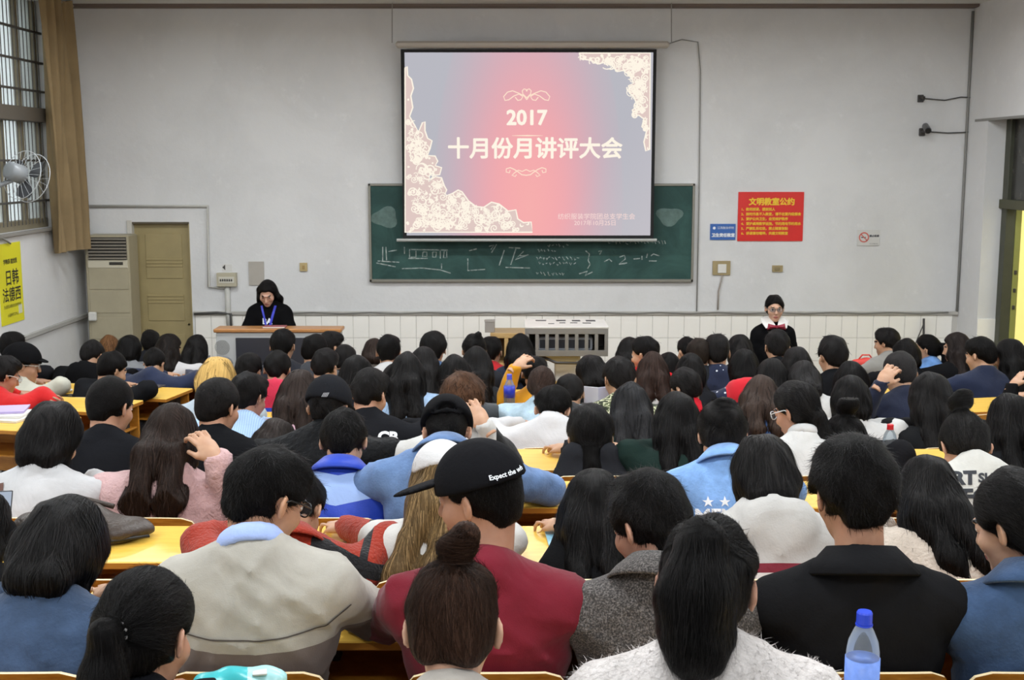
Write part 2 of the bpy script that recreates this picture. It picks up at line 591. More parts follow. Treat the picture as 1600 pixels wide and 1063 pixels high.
struct('floor_corridor', MB().box(XR + .5, XR + 2.6, 6.5, 26, -0.2, -0.02), M_CONC)

# front door, cooling unit
M_DOOR = simple('door_mustard_paint', '#a3946a', 0.45, var=0.08, vscale=4.0)
fd = thing('door_2', 'closed mustard timber door with ribbed panels in front wall', 'door', ((dx0 + dx1) / 2, WY + .1, PODZ))
fd['kind'] = 'structure'; del fd['category']
MB().box(dx0 + .02, dx1 - .01, WY + .07, WY + .12, PODZ, dz1 - .02).build('leaf', M_DOOR, fd)
for py in (411, 468):
    zz = atY(250, py, WY)[2]
    for q in (0, 1, 2):
        MB().box(dx0 + .13, dx1 - .1, WY + .055, WY + .07, zz - .05 + q * .035, zz - .03 + q * .035, .004).build('panel_rib', M_DOOR, fd)
for z0, z1 in ((1.75, 2.26), (1.3, 1.62), (PODZ + .1, 1.2)):
    MB().box(dx0 + .13, dx1 - .1, WY + .062, WY + .07, z0 + .02, z1 - .02, .004).build('panel', M_DOOR, fd)
MB().box(dx0 - .03, dx0 + .02, WY - .02, WY + .12, PODZ, dz1 + .02, .004).build('jamb', simple('jamb_white', '#cfccc4', 0.6), fd)
MB().box(dx1 - .012, dx1 + .0, WY + .0, WY + .12, PODZ, dz1, .002).build('jamb', M_DOOR, fd)
MB().box(dx0, dx1, WY + .0, WY + .12, dz1 - .02, dz1, .002).build('head', simple('head_brown', '#5d5444', 0.6), fd)
hk = MB().lathe([(0.012, 0), (0.012, .03), (0.022, .035), (0.022, .05), (0.01, .055)], (dx1 - .06, WY + .07, 1.28), 12, axis='y')
hk.build('door_knob', simple('knob_metal', '#55504a', 0.35, 0.8), fd)

aTL, aBR = atY(131, 368, 12.35), atY(200, 368, 12.35)
ax0, ax1, az1 = aTL[0], aBR[0], aTL[2]
ac = thing('air_conditioner', 'tall beige floor standing air conditioner between corner and door', 'air conditioner', ((ax0 + ax1) / 2, 12.5, PODZ))
M_AC = simple('ac_beige', '#a89f86', 0.5, var=0.05)
MB().box(ax0, ax1, 12.35, 12.66, PODZ, az1, .012).build('cabinet', M_AC, ac)
gz0, gz1 = atY(165, 406, 12.35)[2], atY(165, 371, 12.35)[2]
MB().box(ax0 + .04, ax1 - .02, 12.335, 12.352, gz0, gz1, .003).build('outlet', simple('ac_dark', '#3c3934', 0.5), ac)
for i in range(7):
    z = gz0 + (gz1 - gz0) * (i + .5) / 7
    MB().box(ax0 + .04, ax1 - .02, 12.315, 12.338, z - .006, z + .006).build('louvre', simple('ac_louvre', '#8e877a', 0.5), ac)
z = atY(165, 411, 12.35)[2]
MB().box(ax0 + .03, ax1 - .015, 12.338, 12.35, z - .05, z + .03, .002).build('control_strip', simple('ac_strip', '#c9c2ad', 0.5), ac)
MB().box(ax1 - .2, ax1 - .06, 12.332, 12.34, z - .02, z + .01, .002).build('display', simple('ac_display', '#33302c', 0.3), ac)
for py in (418, 455, 496):
    z = atY(165, py, 12.35)[2]
    MB().box(ax0 + .03, ax1 - .015, 12.343, 12.35, z - .225, z - .004, .003).build('front_panel', M_AC, ac)
MB().box(ax0 + .02, ax0 + .10, 12.29, 12.34, 1.38, 1.47, .01).build('socket_box', simple('socket_white', '#d8d6d0', 0.5), ac)

# cables and conduit on the walls
def cable(name, label, pts, r=0.008, mat=M_CABLE):
    m = MB().tube(pts, r, 6)
    o = m.build(name, mat, None, smooth=True)
    return tag(o, label, 'cable')
def wp(px, py, off=0.02):
    p = atY(px, py, WY)
    return (p[0], WY - off, p[2])
cable('conduit', 'white conduit stepping around the mustard door', [wp(134, 322), wp(325, 322), wp(327, 448), wp(352, 450)], 0.016, simple('conduit_white', '#bdbbb5', 0.6))
cable('conduit', 'pale conduit dropping from breaker box behind lectern', [wp(356, 448), wp(357, 486), wp(360, 520)], 0.03, simple('conduit_pale', '#c4c3bd', 0.6))
cable('cable', 'dark cable running from mustard door to breaker box conduit', [wp(305, 490, .04), wp(340, 488, .04), wp(362, 490, .04), wp(363, 515, .04)], 0.014, M_DARKCABLE)
cable('cable', 'thin cable dropping beside right edge of chalkboard', [wp(1046, 68), wp(1065, 62), wp(1090, 66), wp(1094, 110), wp(1092, 300), wp(1088, 490)], 0.006)
cable('cable', 'short cable leading to upper wall bracket near right corner', [wp(1440, 154), wp(1475, 157), wp(1500, 152), wp(1521, 153), wp(1523, 158)], 0.007, M_DARKCABLE)
cable('cable', 'short cable leading to black camera near right corner', [wp(1450, 206), wp(1480, 208), wp(1505, 207), wp(1518, 206)], 0.007, M_DARKCABLE)
cable('cable', 'long dark cable running down the right front corner', [(XR - .015, WY - .015, z) for z in (4.5, 3.6, 3.4, 2.6, DADO)], 0.014, M_CABLE)
cable('cable', 'dark cable resting on dado along front wall', [wp(400 + i * 45, 488 + (1.2 if i % 2 else -.5), .034) for i in range(25)], 0.008, M_CABLE)
cable('cable', 'twin cord hanging from beige socket plate right of chalkboard', [wp(1128, 430), wp(1126, 440), wp(1122, 455), wp(1121, 484)], 0.008, simple('cord_tan', '#a39a92', 0.6))
cable('cable', 'cord on left wall below the fan', [(XL + .02, 10.3, 2.36), (XL + .03, 10.6, 2.33), (XL + .02, 10.8, 2.27)], 0.008)

# ------------------------------------------------------------------ things on the front wall
FX = lambda px, py, off: (lambda p: (p[0], p[2]))(atY(px, py, WY - off))
# chalkboard
b0, b1 = atY(575, 287, WY - .05), atY(1083, 441, WY - .05)
bd = thing('chalkboard', 'wide green chalkboard with chalk sketches behind projection screen', 'chalkboard', ((b0[0] + b1[0]) / 2, WY, b1[2]))
def board_mat():
    m, nt, b = nodes_of('chalkboard_green')
    vec = tc(nt)
    n = N(nt, 'ShaderNodeTexNoise', Scale=2.2, Detail=8.0, Roughness=0.65, Distortion=1.2)
    nt.links.new(vec, n.inputs['Vector'])
    r = ramp(nt, [(0.42, lin('#1c403c')), (0.68, lin('#315650'))])
    nt.links.new(n.outputs['Fac'], r.inputs['Fac'])
    nt.links.new(r.outputs['Color'], b.inputs['Base Color'])
    b.inputs['Roughness'].default_value = 0.7
    return m
MB().box(b0[0] + .02, b1[0] - .02, WY - .04, WY - .01, b1[2] + .02, b0[2] - .02).build('panel', board_mat(), bd)
M_ALU = simple('board_frame', '#8c8a80', 0.4, 0.3)
for (x0, x1, z0, z1) in ((b0[0], b1[0], b0[2] - .025, b0[2]), (b0[0], b1[0], b1[2], b1[2] + .03), (b0[0], b0[0] + .025, b1[2], b0[2]), (b1[0] - .025, b1[0], b1[2], b0[2])):
    MB().box(x0, x1, WY - .055, WY - .01, z0, z1, .004).build('frame_rail', M_ALU, bd)
def chalk_fade():
    m, nt, b = nodes_of('chalk')
    b.inputs['Base Color'].default_value = (*lin('#c3cfca'), 1)
    b.inputs['Roughness'].default_value = 0.9
    t = nt.nodes.new('ShaderNodeBsdfTransparent')
    mix = nt.nodes.new('ShaderNodeMixShader')
    vec = tc(nt)
    n = N(nt, 'ShaderNodeTexNoise', Scale=30.0, Detail=4.0)
    nt.links.new(vec, n.inputs['Vector'])
    r = ramp(nt, [(0.30, (0.25, 0.25, 0.25)), (0.66, (.7, .7, .7))])
    nt.links.new(n.outputs['Fac'], r.inputs['Fac'])
    nt.links.new(r.outputs['Color'], mix.inputs['Fac'])
    nt.links.new(t.outputs[0], mix.inputs[1])
    nt.links.new(b.outputs[0], mix.inputs[2])
    nt.links.new(mix.outputs[0], nt.nodes['Material Output'].inputs['Surface'])
    return m
ch = MB()
yb = WY - .042
def bp(px, py):
    return FX(px, py, .042)
for st in [[(598, 386), (598, 408)], [(603, 386), (604, 407)], [(590, 408), (624, 410)], [(588, 411), (618, 417)], [(607, 393), (620, 391)],
           [(632, 386), (632, 397)], [(640, 390), (640, 403), (648, 402)], [(640, 390), (700, 391)], [(650, 392), (650, 402), (642, 402)], [(661, 394), (667, 394), (667, 401), (660, 401), (661, 394)],
           [(676, 394), (682, 394), (681, 402), (676, 402), (676, 394)], [(688, 392), (688, 404)], [(694, 392), (698, 392), (698, 403), (693, 403), (694, 392)], [(638, 404), (668, 404)],
           [(628, 420), (660, 419), (688, 422), (704, 427)], [(690, 412), (690, 420)],
           [(733, 392), (745, 389)], [(731, 404), (731, 423), (758, 421)], [(764, 385), (772, 383), (767, 390)], [(776, 382), (768, 395)], [(788, 391), (780, 415)], [(806, 389), (798, 414)],
           [(795, 387), (813, 388)], [(790, 418), (828, 419)], [(818, 393), (805, 406), (826, 398), (812, 400)],
           [(915, 392), (921, 397), (919, 407), (922, 413), (918, 420)], [(935, 393), (940, 392), (937, 398)],
           [(944, 409), (952, 405), (956, 409)], [(968, 402), (976, 399), (977, 405), (968, 412), (980, 411)], [(967, 413), (977, 412)], [(990, 405), (1000, 404)], [(1003, 400), (1003, 406)],
           [(1012, 396), (1010, 403)], [(1017, 400), (1021, 397), (1030, 400)], [(1014, 408), (1026, 408)], [(905, 428), (918, 424), (914, 431), (926, 425)]]:
    ch.stroke([bp(*p) for p in st], 0.011, yb)
random.seed(9)
for (px0, px1, py) in ((840, 868, 392), (838, 905, 404), (842, 900, 412), (838, 850, 428), (856, 880, 428), (856, 885, 384), (944, 1040, 379)):
    x = px0
    while x < px1:
        w = random.uniform(2, 4)
        ch.stroke([bp(x, py + random.uniform(-3, 1)), bp(x + w * .5, py + random.uniform(-3, 3)), bp(x + w, py + random.uniform(-2, 3))], 0.008, yb)
        x += w + random.uniform(1.5, 3.5)
ch.build('chalk_marks', chalk_fade(), bd)['kind'] = 'stuff'
for (cx, cy, rx, ry) in ((602, 340, 20, 16), (1046, 338, 20, 14)):
    poly = []
    for i in range(22):
        a = i / 22 * 6.283
        k = 1 + .18 * math.sin(3 * a + cx)
        poly.append(bp(cx + rx * k * math.cos(a), cy + ry * k * math.sin(a)))
    sm = MB(); sm.add([(p[0], yb + .001, p[1]) for p in poly], [tuple(range(22))])
    sm.build('chalk_smudge', simple('chalk_smudge', '#5f7570', 0.9, var=0.25, vscale=14), bd)

# projection screen
SO = .22
ys = WY - SO
s0, s1 = atY(626, 77, ys), atY(1021, 373, ys)
sx0, sx1, sz0, sz1 = s0[0], s1[0], s1[2], s0[2]
sc = thing('projection_screen', 'pull down projection screen showing red and grey slide above chalkboard', 'projection screen', ((sx0 + sx1) / 2, ys, sz0))
r0, r1 = atY(618, 70, ys), atY(1046, 70, ys)
MB().box(r0[0], r1[0], ys - .03, ys + .06, r0[2] - .03, r0[2] + .035, .02).build('roller_case', simple('roller_beige', '#b3aba0', 0.5), sc)
for px in (612, 1050):
    p = atY(px, 40, ys)
    MB().tube([(p[0], ys + .015, r0[2] + .02), (p[0] * .995, ys + .015, ZCEIL)], 0.005, 6).build('hanger', M_CABLE, sc)
MB().box(sx0, sx1, ys, ys + .004, sz0, sz1).build('border', simple('screen_black', '#121314', 0.8), sc)
l0, l1 = atY(620, 375, ys), atY(1026, 375, ys)
MB().tube([(l0[0], ys - .005, sz0 - .015), (l1[0], ys - .005, sz0 - .015)], 0.016, 10).build('bottom_bar', simple('bar_grey', '#aeb0ac', 0.4), sc)
# slide
def slide_mat(cx, cz):
    m, nt, b = nodes_of('slide_picture')
    b.inputs['Base Color'].default_value = (0.0, 0.0, 0.0, 1)
    b.inputs['Specular IOR Level'].default_value = 0
    g = nt.nodes.new('ShaderNodeTexCoord')
    sep = nt.nodes.new('ShaderNodeSeparateXYZ')
    nt.links.new(g.outputs['Object'], sep.inputs[0])
    def mth(op, a, bb, **k):
        n = nt.nodes.new('ShaderNodeMath'); n.operation = op
        for i, q in enumerate((a, bb)):
            if q is None: continue
            if isinstance(q, (int, float)): n.inputs[i].default_value = q
            else: nt.links.new(q, n.inputs[i])
        return n.outputs[0]
    X, Z = sep.outputs['X'], sep.outputs['Z']
    dxn = mth('DIVIDE', mth('SUBTRACT', X, 0.0), 1.0)
    dzn = mth('DIVIDE', mth('SUBTRACT', Z, 0.30), 2.6)
    rr = mth('SQRT', mth('ADD', mth('MULTIPLY', dxn, dxn), mth('MULTIPLY', dzn, dzn)), None)
    r = ramp(nt, [(0.0, lin('#fcb4b2')), (0.34, lin('#fbacb1')), (0.66, lin('#d4b3bf')), (0.95, lin('#bdbdc6'))], 'B_SPLINE')
    nt.links.new(rr, r.inputs['Fac'])
    # paler toward lower right of the slide picture
    t = mth('ADD', mth('MULTIPLY', X, 0.45), mth('MULTIPLY', Z, -0.30))
    r2 = ramp(nt, [(0.1, (0, 0, 0)), (0.75, (0.5, 0.5, 0.5))])
    nt.links.new(t, r2.inputs['Fac'])
    mx = nt.nodes.new('ShaderNodeMix'); mx.data_type = 'RGBA'
    nt.links.new(r2.outputs['Color'], mx.inputs[0])
    nt.links.new(r.outputs['Color'], mx.inputs[6])
    mx.inputs[7].default_value = (*lin('#d8d0d4'), 1)
    nt.links.new(mx.outputs[2], b.inputs['Emission Color'])
    b.inputs['Emission Strength'].default_value = 0.95
    return m
q0, q1 = atY(632, 82, ys - .004), atY(1016, 368, ys - .004)
slw, slh = q1[0] - q0[0], q0[2] - q1[2]
cx, cz = (q0[0] + q1[0]) / 2, q1[2]
sl_me = MB().box(-slw / 2, slw / 2, -.002, 0, 0, slh).mesh('slide', slide_mat(cx, cz))
slide = link('slide', sl_me, sc, (cx - sc.location.x, -.003, cz - sc.location.z))
# strip of unlit white under the picture
ysl = ys - .008
def sp(px, py):
    p = atY(px, py, ysl)
    return (p[0], p[2])
M_LACE = emit('lace_cream', '#fff6e6', 1.0)
M_LACE2 = emit('lace_backing', '#e0c9c3', 1.0)  # beige fill of the slide ornament behind the cream strokes
M_GOLD = emit('gold_line', '#ffe3cd', 1.0)
def spiral(cx, cy, r0, turns, a0, dirn=1, n=34):
    return [(cx + r0 * (1 - .88 * t / n) * math.cos(a0 + dirn * turns * 6.283 * t / n), cy + r0 * (1 - .88 * t / n) * math.sin(a0 + dirn * turns * 6.283 * t / n)) for t in range(n + 1)]
def lace(name, outline, seed, count):
    random.seed(seed)
    mb = MB()
    pts = [sp(*p) for p in outline]
    # backing pieces (fan triangulated by n-gon)
    mb.add([(p[0], ysl, p[1]) for p in pts], [tuple(range(len(pts)))], 1)
    ol = np.array(outline, float)
    def inside(x, y):
        c = False
        n = len(ol)
        for i in range(n):
            x1, y1 = ol[i]; x2, y2 = ol[(i + 1) % n]
            if (y1 > y) != (y2 > y) and x < (x2 - x1) * (y - y1) / (y2 - y1) + x1:
                c = not c
        return c
    y = ysl - .002
    mb.stroke(pts, 0.014, y, 0, closed=True)
    done = 0
    k = 0
    lo, hi = ol.min(0), ol.max(0)
    while done < count and k < 6000:
        k += 1
        cx, cy = random.uniform(lo[0], hi[0]), random.uniform(lo[1], hi[1])
        r = random.uniform(2.2, 11) * (1 if random.random() < .6 else .55)
        if not inside(cx, cy) or not inside(cx + r * .7, cy) or not inside(cx, cy - r * .7) or cx - r * 1.3 < 633 or cx + r * 1.3 > 1017 or cy + r * 1.3 > 366 or cy - r * 1.3 < 82:
            continue
        done += 1
        typ = random.random()
        if typ < .6:
            mb.stroke([sp(*p) for p in spiral(cx, cy, r, random.uniform(1.2, 2.0), random.uniform(0, 6.3), random.choice((-1, 1)))], random.uniform(.007, .014), y - .0005 * random.random(), 0)
        elif typ < .8:
            for q in range(6):
                a = q * 1.047 + cx
                mb.stroke([sp(*p) for p in spiral(cx + r * .55 * math.cos(a), cy + r * .55 * math.sin(a), r * .35, 1.0, a, 1, 14)], .007, y, 0)
        else:
            a = random.uniform(0, 6.3)
            p = [(cx + r * 1.3 * t * math.cos(a + .9 * t), cy + r * 1.3 * t * math.sin(a + .9 * t)) for t in np.linspace(-1, 1, 14)]
            mb.stroke([sp(*q) for q in p], [0.004 + .012 * math.sin(math.pi * i / 13) for i in range(14)], y, 0)
    return mb.build(name, [M_LACE, M_LACE2], slide, origin=tuple(np.array(sc.location) + np.array(slide.location)))
LL = [(633, 106), (636, 104), (637, 118), (643, 124), (646, 138), (642, 150), (645, 168), (640, 182), (648, 196), (654, 206), (660, 192), (664, 190), (664, 204), (668, 216), (675, 220), (672, 232), (668, 243),
      (680, 244), (684, 252), (680, 259), (690, 262), (687, 273), (678, 274), (672, 268), (670, 284), (680, 276), (690, 278), (694, 290), (698, 297), (694, 307), (706, 303), (716, 297), (722, 300), (732, 314), (744, 323),
      (756, 324), (768, 316), (780, 319), (794, 330), (806, 328), (809, 342), (818, 348), (830, 347), (832, 363), (633, 363)]
lace('lace_ornament', LL, 3, 260)
UR = [(905, 83), (1016, 83), (1015, 234), (1009, 236), (1006, 222), (1010, 206), (1003, 198), (1006, 186), (998, 180), (990, 182), (988, 172), (996, 166), (990, 150), (984, 146), (982, 134), (990, 130), (984, 118), (974, 110), (964, 112), (956, 102), (946, 97), (934, 100), (922, 94), (908, 92)]
lace('lace_ornament', UR, 8, 130)
org = tuple(np.array(sc.location) + np.array(slide.location))
ft = MB()
p = sp(823, 185); text_bold(ft, '2017', 0.205, p[0], ysl - .003, p[1], .007)
ft.build('year_text', M_LACE, slide, origin=org)
ft = MB(); p = sp(836, 234); text_bold(ft, '十月份月讲评大会', 0.222, p[0], ysl - .003, p[1], .006)
ft.build('title_text', M_LACE, slide, origin=org)
ft = MB(); p = sp(932, 339); text_front(ft, '纺织服装学院团总支学生会', 0.066, p[0], ysl - .003, p[1])
p = sp(930, 349); text_front(ft, '2017年10月25日', 0.062, p[0], ysl - .003, p[1])
ft.build('byline_text', emit('byline', '#f9dcd6', 1.0), slide, origin=org)
fl = MB()
y = ysl - .003
for s in (-1, 1):
    c = 823
    fl.stroke([sp(c + s * x_, y_) for x_, y_ in [(0, 156), (4, 150), (12, 146), (22, 142), (30, 144), (36, 151), (34, 157), (28, 156), (20, 150), (12, 147), (6, 151), (9, 156), (14, 157), (18, 152)]], .010, y)
    fl.stroke([sp(c + s * x_, y_) for x_, y_ in [(0, 153), (6, 147), (7, 142), (4, 139), (1, 140), (0, 143)]], .010, y)
    c = 822
    fl.stroke([sp(c + s * x_, y_) for x_, y_ in [(0, 274), (7, 273), (12, 269), (18, 265), (25, 262), (31, 264), (31, 269), (26, 270), (25, 266)]], .010, y)
    fl.stroke([sp(c + s * x_, y_) for x_, y_ in [(0, 265), (6, 268), (12, 266), (18, 270), (22, 274), (17, 276), (15, 273)]], .009, y)
p0, p1 = sp(800, 212), sp(848, 210)
fl.stroke([p0, ((p0[0] + p1[0]) / 2, p0[1]), (p1[0], p0[1])], [.003, .014, .003], y)
fl.build('flourish', M_GOLD, slide, origin=org)

# red rules poster, blue plate, no smoking card
def plate(name, label, cat, px0, py0, px1, py1, mat, depth=.012, pname='board'):
    a, b = atY(px0, py0, WY - depth), atY(px1, py1, WY - depth)
    t = thing(name, label, cat, ((a[0] + b[0]) / 2, WY, b[2]))
    MB().box(a[0], b[0], WY - depth, WY - .001, b[2], a[2], .001).build(pname, mat, t)
    return t
def ptext(mb, s, px, py, h_px, off, **kw):
    p = atY(px, py, WY - off)
    w = kw.pop('bold', 0)
    (text_bold(mb, s, h_px * 0.0066 * 1.05, p[0], WY - off, p[2], w, **kw) if w else text_front(mb, s, h_px * 0.0066 * 1.05, p[0], WY - off, p[2], **kw))
t = plate('poster', 'red poster with yellow classroom rules on front wall', 'poster', 1154, 300, 1254, 377, simple('poster_red', '#d8261f', 0.4, var=0.04))
M_YEL = simple('poster_yellow', '#f2c531', 0.6)
m = MB(); ptext(m, '文明教室公约', 1206, 316, 11.5, .014, bold=.0035); m.build('heading', M_YEL, t)
m = MB()
for i, s in enumerate(['1、教师授课，提前到人', '2、按时作息不入教室，请不在室内吸烟食', '3、爱护公共卫生，自觉维护秩序', '4、爱护桌椅教学设施，节约用电节约用水', '5、严禁乱丢垃圾，禁止随意张贴', '6、讲课请勿喧哗，共建文明教室']):
    m = MB(); ptext(m, s, 1158, 327.5 + i * 7.5, 5.0, .014, align='LEFT', bold=.0012, spacing=.94)
    m.build('rules_line', M_YEL, t)['kind'] = 'stuff'
t = plate('plate', 'small blue plate beside red rules poster', 'sign', 1110, 350, 1149, 375, simple('plate_blue', '#3565b0', 0.4))
M_WHT = simple('print_white', '#e8ecf2', 0.6)
m = MB(); ptext(m, '卫生责任教室', 1130, 368, 5.8, .014, bold=.0022); m.build('plate_heading', M_WHT, t)
m = MB(); ptext(m, '江西服装学院', 1134, 356.5, 4.2, .014); m.build('plate_name', M_WHT, t)
m = MB()
p = atY(1116, 356.5, WY - .014)
m.lathe([(0.015, 0), (0.015, .001)], (p[0], WY - .015, p[2]), 14, axis='y')
m.build('plate_emblem', M_WHT, t)
t = plate('sign', 'white no smoking card on front wall', 'sign', 1340, 359, 1374, 384, simple('card_white', '#cfcecb', 0.5))
p = atY(1350, 371, WY - .014)
m = MB().stroke([(p[0] + .047 * math.cos(a), p[2] + .047 * math.sin(a)) for a in np.linspace(0, 6.283, 26)], .013, WY - .014)
m.stroke([(p[0] - .032, p[2] + .032), (p[0] + .032, p[2] - .032)], .010, WY - .014)
m.build('ring', simple('sign_red', '#d0685c', 0.5), t)
m = MB(); ptext(m, '禁止吸烟', 1366, 369, 3.6, .014, bold=.001); m.build('sign_text', simple('print_grey', '#55555a', 0.6), t)
m = MB(); ptext(m, 'NO SMOKING', 1365, 381, 1.9, .014); m.build('sign_caption', simple('print_grey', '#55555a', 0.6), t)
m = MB(); p = atY(1350, 371, WY - .0135)
m.box(p[0] - .03, p[0] + .02, WY - .0135, WY - .013, p[2] - .006, p[2] + .004)
m.build('cigarette', simple('print_grey', '#55555a', 0.6), t)

# socket plates, breaker box, grey panel, bracket, camera
M_BEIGE = simple('socket_beige', '#a3926a', 0.55, var=0.1, vscale=12)
t = plate('socket_plate', 'beige socket plate with white insert right of chalkboard', 'socket', 1114, 408, 1141, 430, M_BEIGE, .02)
a, b = atY(1122, 413, WY - .03), atY(1135, 427, WY - .03)
MB().box(a[0], b[0], WY - .03, WY - .019, b[2], a[2], .004).build('insert', simple('socket_white', '#dcdad4', 0.5), t)
t = plate('switch_plate', 'small beige switch plate under red poster', 'switch', 1207, 415, 1223, 425, M_BEIGE, .02)
a, b = atY(1210, 418, WY - .028), atY(1219, 423, WY - .028)
MB().box(a[0], b[0], WY - .028, WY - .019, b[2], a[2], .003).build('rocker', simple('rocker_tan', '#8d7f5c', 0.5), t)
t = plate('switch_plate', 'small yellowed switch plate above speaker at lectern', 'switch', 468, 411, 480, 424, simple('switch_yellowed', '#bda878', 0.55), .02)
a, b = atY(472, 415, WY - .028), atY(476, 421, WY - .028)
MB().box(a[0], b[0], WY - .028, WY - .019, b[2], a[2], .002).build('rocker', simple('rocker_tan2', '#a98f5c', 0.5), t)
t = plate('breaker_box', 'beige breaker box on wall left of speaker', 'breaker box', 338, 427, 369, 448, simple('breaker_beige', '#b9b29c', 0.5), .07, 'case')
a, b = atY(341, 433, WY - .075), atY(366, 443, WY - .075)
MB().box(a[0], b[0], WY - .075, WY - .068, b[2], a[2], .003).build('window', simple('breaker_pale', '#d0ccbe', 0.4), t)
for i in range(6):
    xx = a[0] + (b[0] - a[0]) * (i + .7) / 7.2
    MB().box(xx, xx + .014, WY - .082, WY - .074, (a[2] + b[2]) / 2 - .012, (a[2] + b[2]) / 2 + .012, .002).build('breaker_switch', M_STEEL, t)
t = plate('wall_panel', 'blank grey square panel on wall above speaker', 'panel', 388, 409, 413, 446, simple('panel_grey', '#b1aba2', 0.7, var=0.04), .015)
t = plate('wall_sticker', 'small black and white sticker above breaker box', 'sticker', 347, 413, 363, 424, simple('sticker_white', '#d6d5d2', 0.6), .006, 'paper')
a = atY(351, 418, WY - .008)
MB().add([(a[0] - .025, WY - .008, a[2]), (a[0] + .006, WY - .008, a[2] - .03), (a[0] + .006, WY - .008, a[2] + .03)], [(0, 1, 2)]).build('arrow', M_STEEL, t)
def wall_thing(name, label, cat, px, py):
    p = atY(px, py, WY)
    return thing(name, label, cat, (p[0], WY, p[2])), p[0], p[2]
t, x, z = wall_thing('wall_bracket', 'small dark bracket near top right of front wall', 'bracket', 1438, 153)
MB().box(x - .03, x + .03, WY - .02, WY, z - .045, z + .03, .004).build('plate', M_STEEL, t)
MB().tube([(x, WY - .02, z), (x, WY - .12, z), (x - .01, WY - .13, z - .03)], .012, 8).build('arm', M_STEEL, t)
t, x, z = wall_thing('security_camera', 'small black security camera near right corner of front wall', 'camera', 1443, 205)
MB().box(x - .05, x + .01, WY - .03, WY, z - .05, z + .03, .006).build('mount', M_STEEL, t)
MB().tube([(x - .03, WY - .03, z - .01), (x - .01, WY - .1, z)], .014, 8).build('arm', M_STEEL, t)
bo = MB().tube([(x + .0, WY - .05, z + .05), (x - .02, WY - .20, z - .0)], .034, 14).build('body', simple('camera_black', '#4a4a4c', 0.3), t)
MB().tube([(x - .02, WY - .2, z), (x - .023, WY - .215, z - .004)], .026, 14).build('lens', simple('lens_black', '#101012', 0.1), bo)
# pole leaning at the right
a = atY(1444, 498, WY - .06)
t = thing('pole', 'thin dark pole leaning on wall near right corner', 'pole', (a[0], WY - .2, PODZ))
MB().tube([(a[0], WY - .05, a[2]), (a[0] - .01, WY - .22, PODZ)], .012, 8).build('shaft', M_STEEL, t)
MB().tube([(a[0], WY - .06, a[2] - .05), (a[0] - .1, WY - .12, PODZ + .9)], .006, 6).build('cord', M_STEEL, t)

# wall fan on left wall
fc = atX(42, 276, XL + .36)
fan = thing('wall_fan', 'grey wall fan with wire cage in front of window', 'fan', (XL, fc[1] - .1, fc[2]))
M_FAN = simple('fan_grey', '#85898c', 0.4)
M_BLADE = simple('fan_blade', '#3c3d41', 0.4)
ax = np.array([0.42, 0.86, -0.28]); ax /= np.linalg.norm(ax)
up = np.array([0, 0, 1.0]); e1 = np.cross(ax, up); e1 /= np.linalg.norm(e1); e2 = np.cross(e1, ax)
c = np.array(fc)
MB().tube([c - ax * .20, c - ax * .19, c - ax * .06, c - ax * .03], [.05, .075, .08, .05], 18).build('motor', M_FAN, fan, smooth=True)
MB().tube([(XL + .01, c[1] - .2, c[2] - .12), (XL + .12, c[1] - .16, c[2] - .1), c - ax * .14 - up * .06], .02, 8).build('arm', M_FAN, fan, smooth=True)
MB().box(XL, XL + .03, c[1] - .27, c[1] - .13, c[2] - .22, c[2] - .04, .006).build('wall_plate', M_FAN, fan)
for q in range(3):
    a0 = q * 2.094 + .5
    m = MB(); vs = []
    for i in range(9):
        r = .03 + .155 * i / 8
        for s in (-1, 0, 1):
            wd = (.16 + .46 * math.sin(math.pi * min(1, .18 + i / 8 * .72))) * s
            aa = a0 + wd
            vs.append(c + r * (math.cos(aa) * e1 + math.sin(aa) * e2) + ax * (.02 * s * (i / 8)) )
    fs = []
    for i in range(8):
        for s in (0, 1):
            fs.append((i * 3 + s, i * 3 + s + 1, i * 3 + s + 4, i * 3 + s + 3))
    n_ = len(vs)
    vs2 = vs + [v + ax * .004 for v in vs]
    fs2 = fs + [tuple(n_ + i for i in f[::-1]) for f in fs]
    m.add(vs2, fs2)
    m.build('blade', M_BLADE, fan, smooth=True)
cg = MB()
for s in (-.05, .05):
    cg.tube([c + ax * s + .21 * (math.cos(t_) * e1 + math.sin(t_) * e2) for t_ in np.linspace(0, 6.283, 30)], .003, 5)
    for q in range(20):
        a0 = q * 6.283 / 20
        d = math.cos(a0) * e1 + math.sin(a0) * e2
        cg.tube([c + ax * s * 1.5 + d * .05, c + ax * s * 1.35 + d * .13, c + ax * s + d * .21],   .0013, 4)
cg.build('cage', simple('fan_wire', '#c4c8ca', 0.4), fan)

# yellow poster on the left wall
P0, P1, P2, P3 = atX(0, 383, XL + .006), atX(33, 377, XL + .006), atX(38, 503, XL + .006), atX(5, 511, XL + .006)
py0, py1, pz0, pz1 = P3[1] - .02, P2[1] + .01, 1.56, 2.275
yp = thing('poster', 'yellow poster with bold black characters on left wall', 'poster', (XL, (py0 + py1) / 2, pz0))
MB().box(XL + .001, XL + .006, py0, py1, pz0, pz1, .0005).build('paper', simple('poster_bright_yellow', '#e3dc1f', 0.5), yp)
def side_text(mb, s, size, y, z, **kw):
    V, Fs = text_verts(s, size, **kw)
    mb.add([(XL + .008, y + a, z + b) for a, b in V], [f for f in Fs])
m = MB()
yc = (py0 + py1) / 2
side_text(m, '学韩语 就找我', .050, yc, 2.11, offset=.001, spacing=.9)
side_text(m, '日韩', .15, yc + .02, 1.96, offset=.002)
side_text(m, '法德西', .135, yc, 1.81, offset=.002)
side_text(m, '外语培训报名处咨询热线', .034, yc, 1.715)
side_text(m, '小语种学习中心', .034, yc, 1.635)
